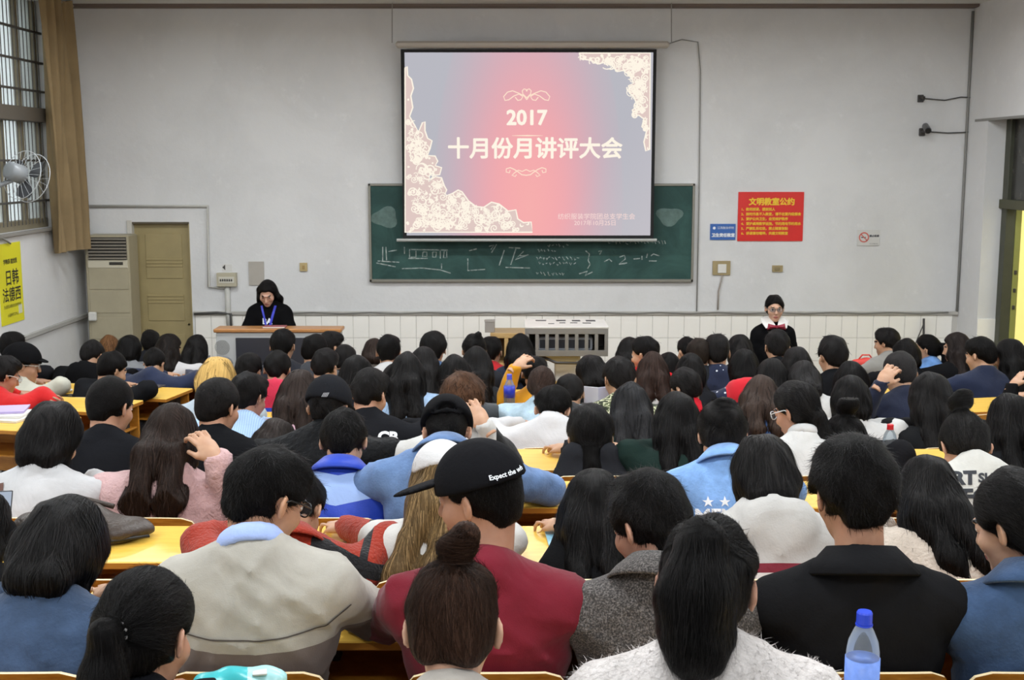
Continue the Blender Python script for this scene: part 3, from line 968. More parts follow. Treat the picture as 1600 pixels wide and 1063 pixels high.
m.build('poster_text', simple('print_black', '#26261c', 0.6), yp)['kind'] = 'stuff'
MB().box(XL + .006, XL + .008, py1 - .12, py1 - .04, 1.63, 1.71).build('poster_stamp', simple('print_pale', '#d9dcc0', 0.6), yp)

# lectern console with wooden top
l0, l1 = atY(335, 515, 11.2), atY(532, 515, 11.2)
lx0, lx1, lz = l0[0], l1[0], l0[2]
lec = thing('lectern', 'grey console lectern with orange wooden top on podium', 'lectern', ((lx0 + lx1) / 2, 11.45, PODZ))
M_LEC = simple('lectern_grey', '#b9bbbb', 0.5)
MB().box(lx0 - .01, lx1 + .01, 11.19, 11.42, lz - .03, lz + .005, .008).build('top', wood('lectern_wood', '#c08a55', '#a06c3c'), lec)
MB().box(lx0 + .01, lx1 - .01, 11.21, 11.40, PODZ, lz - .03, .006).build('body', M_LEC, lec)
a, b = atY(368, 528, 11.2), atY(500, 560, 11.2)
MB().box(a[0], b[0], 11.195, 11.212, PODZ + .2, a[2], .004).build('front_panel', simple('lectern_dark', '#34353c', 0.35), lec)
a = atY(347, 543, 11.2)
sg = MB()
for r in range(6):
    for q in range(max(1, r * 6)):
        aa = q * 6.283 / max(1, r * 6)
        sg.lathe([(.006, 0), (.006, .004)], (a[0] + r * .013 * math.cos(aa), 11.206, a[2] + r * .013 * math.sin(aa)), 6, axis='y')
sg.build('speaker_grille', simple('grille_grey', '#9c9d9b', 0.5), lec)['kind'] = 'stuff'
# paper in front of speaker
pp = thing('notebook', 'reddish notebook lying on the lectern top', 'notebook', (-2.22, 11.3, lz + .005))
MB().box(-2.33, -2.12, 11.24, 11.36, lz + .005, lz + .02, .003).build('cover', simple('notebook_red', '#9a5a5a', 0.6), pp)
MB().box(-2.325, -2.122, 11.238, 11.35, lz + .008, lz + .017).build('pages', simple('notebook_pages', '#ddd8d0', 0.8), pp)

# wooden shelf cabinet behind the cage
c0, c1 = atY(766, 521, 11.9), atY(838, 560, 11.9)
kx0, kx1, kz = c0[0], c1[0], c0[2]
cab = thing('shelf_cabinet', 'pale wooden shelf cabinet behind projector cage', 'cabinet', ((kx0 + kx1) / 2, 12.1, PODZ))
M_PINE = wood('pine', '#c9a873', '#ad8a57')
MB().box(kx0, kx1, 11.9, 12.3, kz - .05, kz, .004).build('top', M_PINE, cab)
MB().box(kx0, kx1, 12.28, 12.3, PODZ, kz - .05).build('back_panel', simple('pine_back', '#a58a60', 0.6), cab)
for i in range(4):
    x = kx0 + (kx1 - kx0 - .04) * i / 3
    MB().box(x, x + .04, 11.9, 12.28, PODZ, kz - .05, .003).build('upright', M_PINE, cab)
for z in (kz - .30, kz - .56, kz - .82, PODZ + .02):
    MB().box(kx0, kx1, 11.905, 12.28, z - .035, z, .003).build('shelf', M_PINE, cab)
bx = thing('carton', 'small grey carton standing on the shelf cabinet', 'box', (kx0 + .05, 12.0, kz))
a = atY(753, 505, 12.0); b = atY(765, 522, 12.0)
MB().box(a[0] + .03, b[0] + .05, 11.95, 12.05, kz, kz + .11, .004).build('box', simple('carton_grey', '#9a938c', 0.7), bx)
MB().box(a[0] + .025, b[0] + .055, 11.945, 12.055, kz + .105, kz + .118, .002).build('lid', simple('carton_grey2', '#a7a099', 0.7), bx)

# projector cage on a post
gx0, gx1, gy0, gy1, gz0, gz1 = .10, .755, 9.85, 10.33, 1.44, 1.675
g0, g1 = atY(821, 511, gy0), atY(950, 557, gy0)
gx0, gx1, gz0, gz1 = g0[0], g1[0], g1[2], g0[2]
cg = thing('projector_cage', 'grey steel projector cage with slotted front on white post', 'projector cage', ((gx0 + gx1) / 2, (gy0 + gy1) / 2, 0))
M_CAGE = simple('cage_steel', '#8d8c88', 0.45, 0.35, var=0.1)
M_LID = simple('cage_lid', '#c9c6c0', 0.4, var=0.04)
lid = MB().box(gx0 - .005, gx1 + .005, gy0 - .005, gy1 + .005, gz1 - .015, gz1, .003).build('lid', M_LID, cg)
for (u, v, w, d) in ((.2, .82, .09, .05), (.45, .82, .08, .07), (.64, .80, .07, .07), (.82, .80, .08, .08), (.46, .5, .05, .03), (.6, .5, .06, .03), (.76, .48, .07, .04), (.32, .4, .05, .02)):
    cx_, cy_ = gx0 + (gx1 - gx0) * u, gy0 + (gy1 - gy0) * v
    for q in range(3):
        MB().box(cx_ - w / 2, cx_ + w / 2, cy_ - d / 2 + q * d / 3, cy_ - d / 2 + q * d / 3 + d / 5, gz1, gz1 + .003).build('vent_slot', simple('slot_dark', '#3a3a3c', 0.6), lid)
MB().box(gx0, gx1, gy0, gy1, gz0, gz0 + .012, .003).build('base_plate', M_CAGE, cg)
MB().box(gx0, gx1, gy1 - .008, gy1, gz0 + .012, gz1 - .015).build('rear_panel', simple('cage_rear', '#6d6c6a', 0.5, 0.3), cg)
for x in (gx0, gx1 - .008):
    MB().box(x, x + .008, gy0, gy1, gz0 + .012, gz1 - .015, .002).build('side_panel', M_CAGE, cg)
MB().box(gx0, gx1, gy0 - .004, gy0 + .006, gz1 - .06, gz1 - .015, .002).build('front_rail', M_CAGE, cg)
MB().box(gx0, gx1, gy0 - .004, gy0 + .006, gz0 + .0, gz0 + .05, .002).build('front_rail', M_CAGE, cg)
for i in range(9):
    x = gx0 + (gx1 - gx0 - .03) * i / 8
    MB().box(x, x + .03, gy0 - .003, gy0 + .005, gz0 + .05, gz1 - .06, .002).build('front_mullion', M_CAGE, cg)
MB().box((gx0 + gx1) / 2 - .18, (gx0 + gx1) / 2 + .12, gy0 + .12, gy1 - .12, gz0 - .06, gz0, .01).build('mount_head', M_LEC, cg)
MB().box((gx0 + gx1) / 2 - .09, (gx0 + gx1) / 2 + .09, gy0 + .15, gy0 + .33, 0.0, gz0 - .05, .01).build('post', simple('post_white', '#d5d3ca', 0.5), cg)
MB().box((gx0 + gx1) / 2 - .25, (gx0 + gx1) / 2 + .25, gy0 + .02, gy0 + .46, 0.0, .03, .006).build('foot_plate', M_CAGE, cg)
MB().tube([(gx0 + .1, gy0 + .1, gz0), (gx0 + .25, gy0 - .02, gz0 - .05), (gx0 + .42, gy0 + .02, gz0 - .06), (gx1 - .06, gy0 + .08, gz0)], .012, 6).build('cable', M_STEEL, cg, smooth=True)
pj = thing('projector', 'white projector inside the steel cage', 'projector', ((gx0 + gx1) / 2, gy0 + .25, gz0 + .012))
MB().box(gx0 + .1, gx1 - .12, gy0 + .12, gy1 - .1, gz0 + .03, gz0 + .14, .012).build('case', simple('projector_white', '#c8cdd6', 0.4), pj)
MB().lathe([(.035, 0), (.035, .03), (.028, .035)], (gx0 + .42, gy1 - .1, gz0 + .085), 16, axis='y').build('lens', simple('lens_dark', '#16171b', 0.1), pj, smooth=True)
for x in (gx0 + .14, gx1 - .18):
    MB().box(x, x + .03, gy0 + .2, gy0 + .3, gz0 + .012, gz0 + .032).build('foot', M_STEEL, pj)
MB().box(gx0 + .12, gx1 - .14, gy0 + .115, gy0 + .121, gz0 + .05, gz0 + .12).build('rear_ports', simple('ports_dark', '#3b3d44', 0.5), pj)

# ceiling lamps over the hall (above the frame)
def ceiling_lamp(x, y, label):
    t = thing('ceiling_lamp', label, 'lamp', (x, y, ZCEIL - .22), 0, 'fluorescent ceiling lamps')
    MB().box(x - .62, x + .62, y - .09, y + .09, ZCEIL - .18, ZCEIL - .13, .008).build('housing', simple('lamp_white', '#e6e6e4', 0.4), t)
    for s in (-.05, .05):
        MB().tube([(x - .58, y + s, ZCEIL - .20), (x + .58, y + s, ZCEIL - .20)], .014, 8).build('tube', emit('tube_glow', '#f8fbff', 12.0), t)
    for s in (-.4, .4):
        MB().tube([(x + s, y, ZCEIL - .13), (x + s, y, ZCEIL)], .006, 6).build('rod', M_STEEL, t)
    ld = bpy.data.lights.new('lamp_light', 'AREA')
    ld.shape = 'RECTANGLE'; ld.size = 1.2; ld.size_y = .22
    ld.energy = LAMP_POWER; ld.color = LAMP_COLOR
    lo = bpy.data.objects.new('lamp_light', ld)
    COL.objects.link(lo); lo.parent = t; lo.location = (0, 0, -.02)
for j, y in enumerate((0.2, 2.7, 5.2, 7.6, 9.9)):
    for i, x in enumerate((-3.0, 0.0, 3.0)):
        ceiling_lamp(x, y, 'twin tube fluorescent lamp hanging from the ceiling, %s of %s row' % (('left', 'middle', 'right')[i], ('rearmost', 'second rear', 'central', 'second front', 'foremost')[j]))

# ------------------------------------------------------------------ implicit surfaces for bodies, clothes and hair
def unit(v):
    v = np.asarray(v, float)
    return v / (np.linalg.norm(v) + 1e-12)
def Rz(a): c, s = math.cos(a), math.sin(a); return np.array([[c, -s, 0], [s, c, 0], [0, 0, 1.0]])
def Rx(a): c, s = math.cos(a), math.sin(a); return np.array([[1.0, 0, 0], [0, c, -s], [0, s, c]])
def Ry(a): c, s = math.cos(a), math.sin(a); return np.array([[c, 0, s], [0, 1.0, 0], [-s, 0, c]])
class Field:
    def __init__(self, lo, hi, h):
        lo, hi = np.asarray(lo, float), np.asarray(hi, float)
        self.h, self.lo = h, lo
        n = np.maximum(4, np.ceil((hi - lo) / h).astype(int) + 1)
        self.ax = [(lo[i] + h * np.arange(n[i])).astype(np.float32) for i in range(3)]
        self.D = np.full(tuple(n), 0.5, np.float32)
    def sl(self, lo, hi):
        s = []
        for i in range(3):
            n = len(self.ax[i])
            a = int(max(0, math.floor((lo[i] - self.lo[i]) / self.h)))
            b = int(min(n, math.ceil((hi[i] - self.lo[i]) / self.h) + 1))
            if b <= a: return None
            s.append(slice(a, b))
        return tuple(s)
    def pts(self, s):
        return (self.ax[0][s[0]][:, None, None], self.ax[1][s[1]][None, :, None], self.ax[2][s[2]][None, None, :])
    def put(self, s, d, k, mode='u'):
        a = self.D[s]
        if mode == 'u':
            if k > 0:
                hh = np.clip(.5 + .5 * (a - d) / k, 0, 1)
                self.D[s] = a + (d - a) * hh - k * hh * (1 - hh)
            else:
                self.D[s] = np.minimum(a, d)
        else:
            d = -d
            if k > 0:
                hh = np.clip(.5 - .5 * (a - d) / k, 0, 1)
                self.D[s] = a + (d - a) * hh + k * hh * (1 - hh)
            else:
                self.D[s] = np.maximum(a, d)
    def ell(self, c, r, R=None, k=.02, mode='u'):
        c, r = np.asarray(c, float), np.asarray(r, float)
        m = (r.max() if R is not None else r) + k + 3 * self.h
        s = self.sl(c - m, c + m)
        if s is None: return self
        X, Y, Z = self.pts(s)
        X, Y, Z = X - np.float32(c[0]), Y - np.float32(c[1]), Z - np.float32(c[2])
        if R is not None:
            R = np.asarray(R, np.float32)
            X, Y, Z = (X * R[0, 0] + Y * R[1, 0] + Z * R[2, 0], X * R[0, 1] + Y * R[1, 1] + Z * R[2, 1], X * R[0, 2] + Y * R[1, 2] + Z * R[2, 2])
        r = r.astype(np.float32)
        k0 = np.sqrt((X / r[0]) ** 2 + (Y / r[1]) ** 2 + (Z / r[2]) ** 2)
        k1 = np.sqrt((X / r[0] ** 2) ** 2 + (Y / r[1] ** 2) ** 2 + (Z / r[2] ** 2) ** 2) + np.float32(1e-6)
        self.put(s, k0 * (k0 - 1) / k1, k, mode)
        return self
    def cone(self, a, b, ra, rb, k=.02, mode='u', flat=None, fax=None):
        """rounded cone; flat<1 squeezes along unit axis fax"""
        a, b = np.asarray(a, float), np.asarray(b, float)
        m = max(ra, rb) / (min(1, flat) if flat else 1) + k + 3 * self.h
        s = self.sl(np.minimum(a, b) - m, np.maximum(a, b) + m)
        if s is None: return self
        X, Y, Z = self.pts(s)
        X, Y, Z = X - np.float32(a[0]), Y - np.float32(a[1]), Z - np.float32(a[2])
        ba = (b - a).astype(np.float32)
        t = np.clip((X * ba[0] + Y * ba[1] + Z * ba[2]) / (float(ba @ ba) + 1e-9), 0, 1)
        X, Y, Z = X - t * ba[0], Y - t * ba[1], Z - t * ba[2]
        q = X * X + Y * Y + Z * Z
        if flat:
            f = np.asarray(fax, np.float32)
            pr = X * f[0] + Y * f[1] + Z * f[2]
            q = q + pr * pr * np.float32(1 / flat ** 2 - 1)
        self.put(s, np.sqrt(q) - (ra + (rb - ra) * t), k, mode)
        return self
    def torus(self, c, R, major, minor, k=.01, sz=1.0):
        c = np.asarray(c, float)
        m = major + minor * max(1, sz) + k + 3 * self.h
        s = self.sl(c - m, c + m)
        if s is None: return self
        X, Y, Z = self.pts(s)
        X, Y, Z = X - np.float32(c[0]), Y - np.float32(c[1]), Z - np.float32(c[2])
        R = np.asarray(R, np.float32)
        X, Y, Z = (X * R[0, 0] + Y * R[1, 0] + Z * R[2, 0], X * R[0, 1] + Y * R[1, 1] + Z * R[2, 1], X * R[0, 2] + Y * R[1, 2] + Z * R[2, 2])
        q = np.sqrt(X * X + Y * Y) - major
        self.put(s, np.sqrt(q * q + (Z / sz) ** 2) - minor, k)
        return self
    def cut(self, n, off, k=.01):
        """remove the half space n.p > off"""
        X, Y, Z = self.ax
        d = (X[:, None, None] * n[0] + Y[None, :, None] * n[1] + Z[None, None, :] * n[2] - off).astype(np.float32)
        self.put((slice(None),) * 3, -d, k, 's')
        return self
    def wave(self, amp, ks, rng):
        X, Y, Z = self.ax[0][:, None, None], self.ax[1][None, :, None], self.ax[2][None, None, :]
        for (kx, ky, kz, a) in ks:
            p1, p2 = rng.uniform(0, 6.28, 2)
            w = np.sin(X * (ky * .6) + Y * (kz * .5) + Z * (kx * .6) + np.float32(p1)) * 1.4
            self.D += (amp * a * np.sin(X * kx + Y * ky + Z * kz + w + np.float32(p2))).astype(np.float32)
        return self
    def crease(self, amp, ks, rng):
        X, Y, Z = self.ax[0][:, None, None], self.ax[1][None, :, None], self.ax[2][None, None, :]
        for (kx, ky, kz, a) in ks:
            p1, p2, p3 = rng.uniform(0, 6.28, 3)
            w = np.sin(X * (ky * .7) + Y * (kz * .5) + Z * (kx * .5) + np.float32(p1)) * 1.2
            gate = .5 + .5 * np.sin(X * (kz * .35) - Y * 7 + Z * (ky * .8) + np.float32(p3))
            c = 1 - np.abs(np.sin((X * kx + Y * ky + Z * kz) * .55 + w + np.float32(p2)))
            self.D -= (amp * 2.2 * a * c ** 3 * gate).astype(np.float32)
        return self
    def mesh(self):
        D = self.D
        D[0], D[-1], D[:, 0], D[:, -1], D[:, :, 0], D[:, :, -1] = .5, .5, .5, .5, .5, .5
        ins = D < 0
        n = D.shape
        cnt = np.zeros((n[0] - 1, n[1] - 1, n[2] - 1), np.uint8)
        cs = [(i, j, k) for i in (0, 1) for j in (0, 1) for k in (0, 1)]
        for i, j, k in cs:
            cnt += ins[i:n[0] - 1 + i, j:n[1] - 1 + j, k:n[2] - 1 + k]
        act = (cnt > 0) & (cnt < 8)
        I, J, K = np.nonzero(act)
        if len(I) == 0:
            return np.zeros((0, 3)), np.zeros((0, 4), int)
        idx = np.full(act.shape, -1, np.int32)
        idx[I, J, K] = np.arange(len(I))
        cv = {c: D[I + c[0], J + c[1], K + c[2]] for c in cs}
        acc = np.zeros((len(I), 3), np.float32)
        num = np.zeros(len(I), np.float32)
        for c in cs:
            for a in range(3):
                if c[a]: continue
                e = list(c); e[a] = 1; e = tuple(e)
                va, vb = cv[c], cv[e]
                m = (va < 0) != (vb < 0)
                t = np.where(m, va / np.where(m, va - vb, 1), 0)
                for q in range(3):
                    acc[:, q] += np.where(m, c[q] + (t if q == a else 0), 0)
                num += m
        V = (acc / num[:, None] + np.stack([I, J, K], 1)) * self.h + self.lo
        F = []
        for a in range(3):
            b, c = (a + 1) % 3, (a + 2) % 3
            s0 = [slice(None)] * 3; s1 = [slice(None)] * 3
            s0[a] = slice(0, -1); s1[a] = slice(1, None)
            ch = ins[tuple(s0)] != ins[tuple(s1)]
            P = np.nonzero(ch)
            P = [p.copy() for p in P]
            ok = (P[b] > 0) & (P[c] > 0) & (P[b] < n[b] - 1) & (P[c] < n[c] - 1)
            P = [p[ok] for p in P]
            flip = ins[P[0], P[1], P[2]]
            def cell(db, dc):
                q = [P[0], P[1], P[2]]
                q[b] = q[b] - db; q[c] = q[c] - dc
                return idx[q[0], q[1], q[2]]
            q = np.stack([cell(1, 1), cell(0, 1), cell(0, 0), cell(1, 0)], 1)
            q[~flip] = q[~flip][:, ::-1]
            F.append(q)
        return V, np.concatenate(F)
    def sampler(self):
        D, h, lo = self.D, self.h, self.lo
        n = np.array(D.shape)
        def val(P):
            q = (P - lo) / h
            q = np.clip(q, 0, n - 1.001)
            i = q.astype(int); f = q - i
            out = 0
            for a in (0, 1):
                for b in (0, 1):
                    for c in (0, 1):
                        w = (f[:, 0] if a else 1 - f[:, 0]) * (f[:, 1] if b else 1 - f[:, 1]) * (f[:, 2] if c else 1 - f[:, 2])
                        out = out + w * D[i[:, 0] + a, i[:, 1] + b, i[:, 2] + c]
            return out
        def grad(P):
            e = h * .9
            g = np.stack([val(P + np.eye(3)[a] * e) - val(P - np.eye(3)[a] * e) for a in range(3)], 1)
            return g / (np.linalg.norm(g, axis=1, keepdims=True) + 1e-9)
        return val, grad
def strands(field, V, n, steps, step, width, flow, off=.001, lift=.004, jit=.25, rng=None):
    val, grad = field.sampler()
    p = V[rng.integers(0, len(V), n)].astype(float)
    p = p + rng.normal(0, field.h * .4, p.shape)
    g = grad(p)
    p = p - g * val(p)[:, None]
    jv = rng.normal(0, jit, p.shape)
    lf = lift * (.15 + 2.6 * rng.uniform(0, 1.0, (n, 1)) ** 5)
    A, B = [], []
    for s in range(steps + 1):
        g = grad(p)
        v = flow(p)
        v = v / (np.linalg.norm(v, axis=1, keepdims=True) + 1e-9) + jv
        v = v - (v * g).sum(1, keepdims=True) * g
        v = v / (np.linalg.norm(v, axis=1, keepdims=True) + 1e-9)
        side = np.cross(v, g)
        t = s / steps
        w = width * .5 * (1 - .8 * t * t)
        q = p + g * (off + lf * t * t)
        A.append(q + side * w); B.append(q - side * w)
        p = p + v * step
        p = p - grad(p) * np.clip(val(p), -.02, .02)[:, None]
    A, B = np.stack(A, 1), np.stack(B, 1)          # n, steps+1, 3
    W = np.concatenate([A, B], 1).reshape(-1, 3)
    m = 2 * (steps + 1)
    base = (np.arange(n) * m)[:, None]
    fs = [np.concatenate([base + s, base + s + 1, base + steps + 1 + s + 1, base + steps + 1 + s], 1) for s in range(steps)]
    return W, np.concatenate(fs)

# ------------------------------------------------------------------ materials for people
def skin_mat(col):
    key = ('skin', col)
    if key in MATS: return MATS[key]
    m, nt, b = nodes_of('skin')
    c = lin(col)
    vec = tc(nt)
    n = N(nt, 'ShaderNodeTexNoise', Scale=28.0, Detail=5.0)
    nt.links.new(vec, n.inputs['Vector'])
    r = ramp(nt, [(0.3, (c[0] * .86, c[1] * .80, c[2] * .78)), (0.7, c)])
    nt.links.new(n.outputs['Fac'], r.inputs['Fac'])
    nt.links.new(r.outputs['Color'], b.inputs['Base Color'])
    b.inputs['Roughness'].default_value = 0.5
    b.inputs['Subsurface Weight'].default_value = 0.12
    b.inputs['Subsurface Radius'].default_value = (0.02, 0.008, 0.004)
    MATS[key] = m
    return m
def hair_mat(col):
    key = ('hair', col)
    if key in MATS: return MATS[key]
    m, nt, b = nodes_of('hair')
    c = lin(col)
    g = nt.nodes.new('ShaderNodeNewGeometry')
    at = nt.nodes.new('ShaderNodeAttribute'); at.attribute_name = 'strand'
    n1 = N(nt, 'ShaderNodeTexNoise', Scale=26.0, Detail=5.0, Roughness=.75)
    nt.links.new(at.outputs['Vector'], n1.inputs['Vector'])
    ad = nt.nodes.new('ShaderNodeMath'); ad.operation = 'MULTIPLY_ADD'
    nt.links.new(g.outputs['Random Per Island'], ad.inputs[0]); ad.inputs[1].default_value = .45
    ml = nt.nodes.new('ShaderNodeMath'); ml.operation = 'MULTIPLY'; ml.inputs[1].default_value = .75
    nt.links.new(n1.outputs['Fac'], ml.inputs[0]); nt.links.new(ml.outputs[0], ad.inputs[2])
    r = ramp(nt, [(0.20, tuple(x * .35 for x in c)), (0.55, c), (0.85, tuple(min(1, x * 2.4 + .008) for x in c))])
    nt.links.new(ad.outputs[0], r.inputs['Fac'])
    nt.links.new(r.outputs['Color'], b.inputs['Base Color'])
    rr = ramp(nt, [(0.3, (.55, .55, .55)), (0.7, (.32, .32, .32))])
    nt.links.new(n1.outputs['Fac'], rr.inputs['Fac'])
    nt.links.new(rr.outputs['Color'], b.inputs['Roughness'])
    b.inputs['Specular IOR Level'].default_value = 0.12
    bp = N(nt, 'ShaderNodeBump', Strength=.9, Distance=.006)
    nt.links.new(n1.outputs['Fac'], bp.inputs['Height'])
    nt.links.new(bp.outputs['Normal'], b.inputs['Normal'])
    MATS[key] = m
    return m
def cloth_mat(kind, col, col2=None, bands=()):
    key = ('cloth', kind, col, col2, bands)
    if key in MATS: return MATS[key]
    m, nt, b = nodes_of(kind + '_cloth')
    c = lin(col)
    if min(c) > .5: c = tuple(x * .74 for x in c)
    c2 = lin(col2) if col2 else tuple(min(1, x * 1.25) for x in c)
    vec = tc(nt)
    b.inputs['Roughness'].default_value = 0.85
    b.inputs['Specular IOR Level'].default_value = 0.25 if max(c) > .05 else 0.08
    b.inputs['Sheen Weight'].default_value = 0.0 if max(c) < .03 else 0.15
    def setcol(r): nt.links.new(r.outputs['Color'], b.inputs['Base Color'])
    bs, bst, bd_ = 160.0, 0.25, 0.004
    if kind == 'camo':
        v = N(nt, 'ShaderNodeTexNoise', Scale=26.0, Detail=2.0, Distortion=1.0)
        nt.links.new(vec, v.inputs['Vector'])
        r = ramp(nt, [(0.0, lin('#23281d')), (0.44, lin('#4b5238')), (0.52, lin('#cfcfae')), (0.60, lin('#5a6242')), (0.68, lin('#23261c'))], 'CONSTANT')
        nt.links.new(v.outputs['Fac'], r.inputs['Fac']); setcol(r)
    elif kind == 'dots':
        v = N(nt, 'ShaderNodeTexVoronoi', Scale=22.0)
        nt.links.new(vec, v.inputs['Vector'])
        r = ramp(nt, [(0.0, lin('#dfe3ee')), (0.16, c)], 'CONSTANT')
        nt.links.new(v.outputs['Distance'], r.inputs['Fac']); setcol(r)
    elif kind == 'tweed':
        v = N(nt, 'ShaderNodeTexNoise', Scale=210.0, Detail=2.0, Roughness=.8)
        nt.links.new(vec, v.inputs['Vector'])
        r = ramp(nt, [(0.36, tuple(x * .28 for x in c)), (0.5, c), (0.66, tuple(min(1, x * 2.6) for x in c))])
        nt.links.new(v.outputs['Fac'], r.inputs['Fac']); setcol(r)
        bs, bst = 190.0, 0.8
    elif kind == 'stripe':
        w = N(nt, 'ShaderNodeTexWave', Scale=26.0, Distortion=.4)
        w.bands_direction = 'X'
        nt.links.new(vec, w.inputs['Vector'])
        r = ramp(nt, [(0.3, c), (0.7, c2)])
        nt.links.new(w.outputs['Fac'], r.inputs['Fac']); setcol(r)
    else:
        amt = {'denim': .32, 'fleece': .10, 'knit': .08, 'puffer': .25, 'plain': .10}.get(kind, .1)
        sc_ = {'denim': 7.0, 'fleece': 16.0, 'knit': 10.0, 'puffer': 60.0, 'plain': 5.0}.get(kind, 6.0)
        v = N(nt, 'ShaderNodeTexNoise', Scale=sc_, Detail=6.0, Roughness=.65)
        nt.links.new(vec, v.inputs['Vector'])
        r = ramp(nt, [(0.32, tuple(x * (1 - amt) for x in c)), (0.68, tuple(min(1, x * (1 + amt)) for x in c))])
        nt.links.new(v.outputs['Fac'], r.inputs['Fac']); setcol(r)
        if kind == 'fleece': bs, bst, bd_ = 90.0, .9, .008
        if kind == 'knit': bs, bst, bd_ = 300.0, .3, .002
        if kind == 'puffer': b.inputs['Roughness'].default_value = .5; bs, bst, bd_ = 45.0, .6, .01
        if kind == 'denim': bs, bst = 120.0, .45
        if kind == 'shiny': b.inputs['Roughness'].default_value = .45
    for i, bc_ in enumerate(bands):
        at = nt.nodes.new('ShaderNodeAttribute'); at.attribute_name = 'band%d' % i
        gt = nt.nodes.new('ShaderNodeMath'); gt.operation = 'GREATER_THAN'; gt.inputs[1].default_value = 0.0
        nt.links.new(at.outputs['Fac'], gt.inputs[0])
        mx = nt.nodes.new('ShaderNodeMix'); mx.data_type = 'RGBA'
        nt.links.new(gt.outputs[0], mx.inputs[0])
        src = b.inputs['Base Color'].links[0].from_socket
        nt.links.new(src, mx.inputs[6])
        mx.inputs[7].default_value = (*lin(bc_), 1)
        nt.links.new(mx.outputs[2], b.inputs['Base Color'])
    n2 = N(nt, 'ShaderNodeTexNoise', Scale=bs, Detail=3.0)
    nt.links.new(vec, n2.inputs['Vector'])
    n3 = N(nt, 'ShaderNodeTexNoise', Scale=6.0, Detail=2.0, Distortion=2.0)
    nt.links.new(vec, n3.inputs['Vector'])
    bp3 = N(nt, 'ShaderNodeBump', Strength=.22, Distance=.02)
    nt.links.new(n3.outputs['Fac'], bp3.inputs['Height'])
    bp = N(nt, 'ShaderNodeBump', Strength=bst, Distance=bd_)
    nt.links.new(n2.outputs['Fac'], bp.inputs['Height'])
    nt.links.new(bp3.outputs['Normal'], bp.inputs['Normal'])
    nt.links.new(bp.outputs['Normal'], b.inputs['Normal'])
    MATS[key] = m
    return m
M_EYE = simple('eye_dark', '#1c1613', 0.2)
M_SCL = simple('eye_white', '#d9d2cb', 0.3)
M_LIP = simple('lips', '#a8605a', 0.5)
M_TROU = simple('trousers_dark', '#23252c', 0.8)

# ------------------------------------------------------------------ hands (cached), right hand: fingers +y, palm -z, thumb -x
HAND = {}
def hand_mesh(curl, h):
    key = (curl, h)
    if key in HAND: return HAND[key]
    f = Field((-.09, -.06, -.10), (.07, .20, .05), h)
    f.cone((0, -.05, 0), (0, .02, 0), .026, .030, .01, flat=.72, fax=(0, 0, 1))
    f.ell((.0, .05, 0), (.040, .050, .0145), None, .014)
    for x, L in ((-.030, .072), (-.010, .082), (.011, .076), (.030, .060)):
        p = np.array([x, .085, 0.0]); a = .18 * curl
        r = .0092 if x < .03 else .008
        d0 = .10 * x / .03
        for q, fr in enumerate((.46, .32, .24)):
            d = np.array([math.sin(d0) * math.cos(a), math.cos(d0) * math.cos(a), -math.sin(a)])
            p2 = p + d * L * fr
            f.cone(p, p2, r, r * .92, .004)
            p = p2; r *= .92; a += curl * (.75 if q == 0 else .6)
    f.cone((-.022, .015, -.006), (-.050, .046, -.012), .0155, .011, .012)
    f.cone((-.050, .046, -.012), (-.056, .080, -.018 - .01 * curl), .0105, .0088, .004)
    HAND[key] = f.mesh()
    return HAND[key]

def gather(parts):
    """join (V, F, matindex) pieces"""
    Vs, Fs, Ms, b = [], [], [], 0
    for V, F, mi in parts:
        if len(V) == 0: continue
        Vs.append(V); Fs.append(F + b)
        Ms.append(np.full(len(F), mi) if np.isscalar(mi) else mi)
        b += len(V)
    return np.concatenate(Vs), np.concatenate(Fs), np.concatenate(Ms)

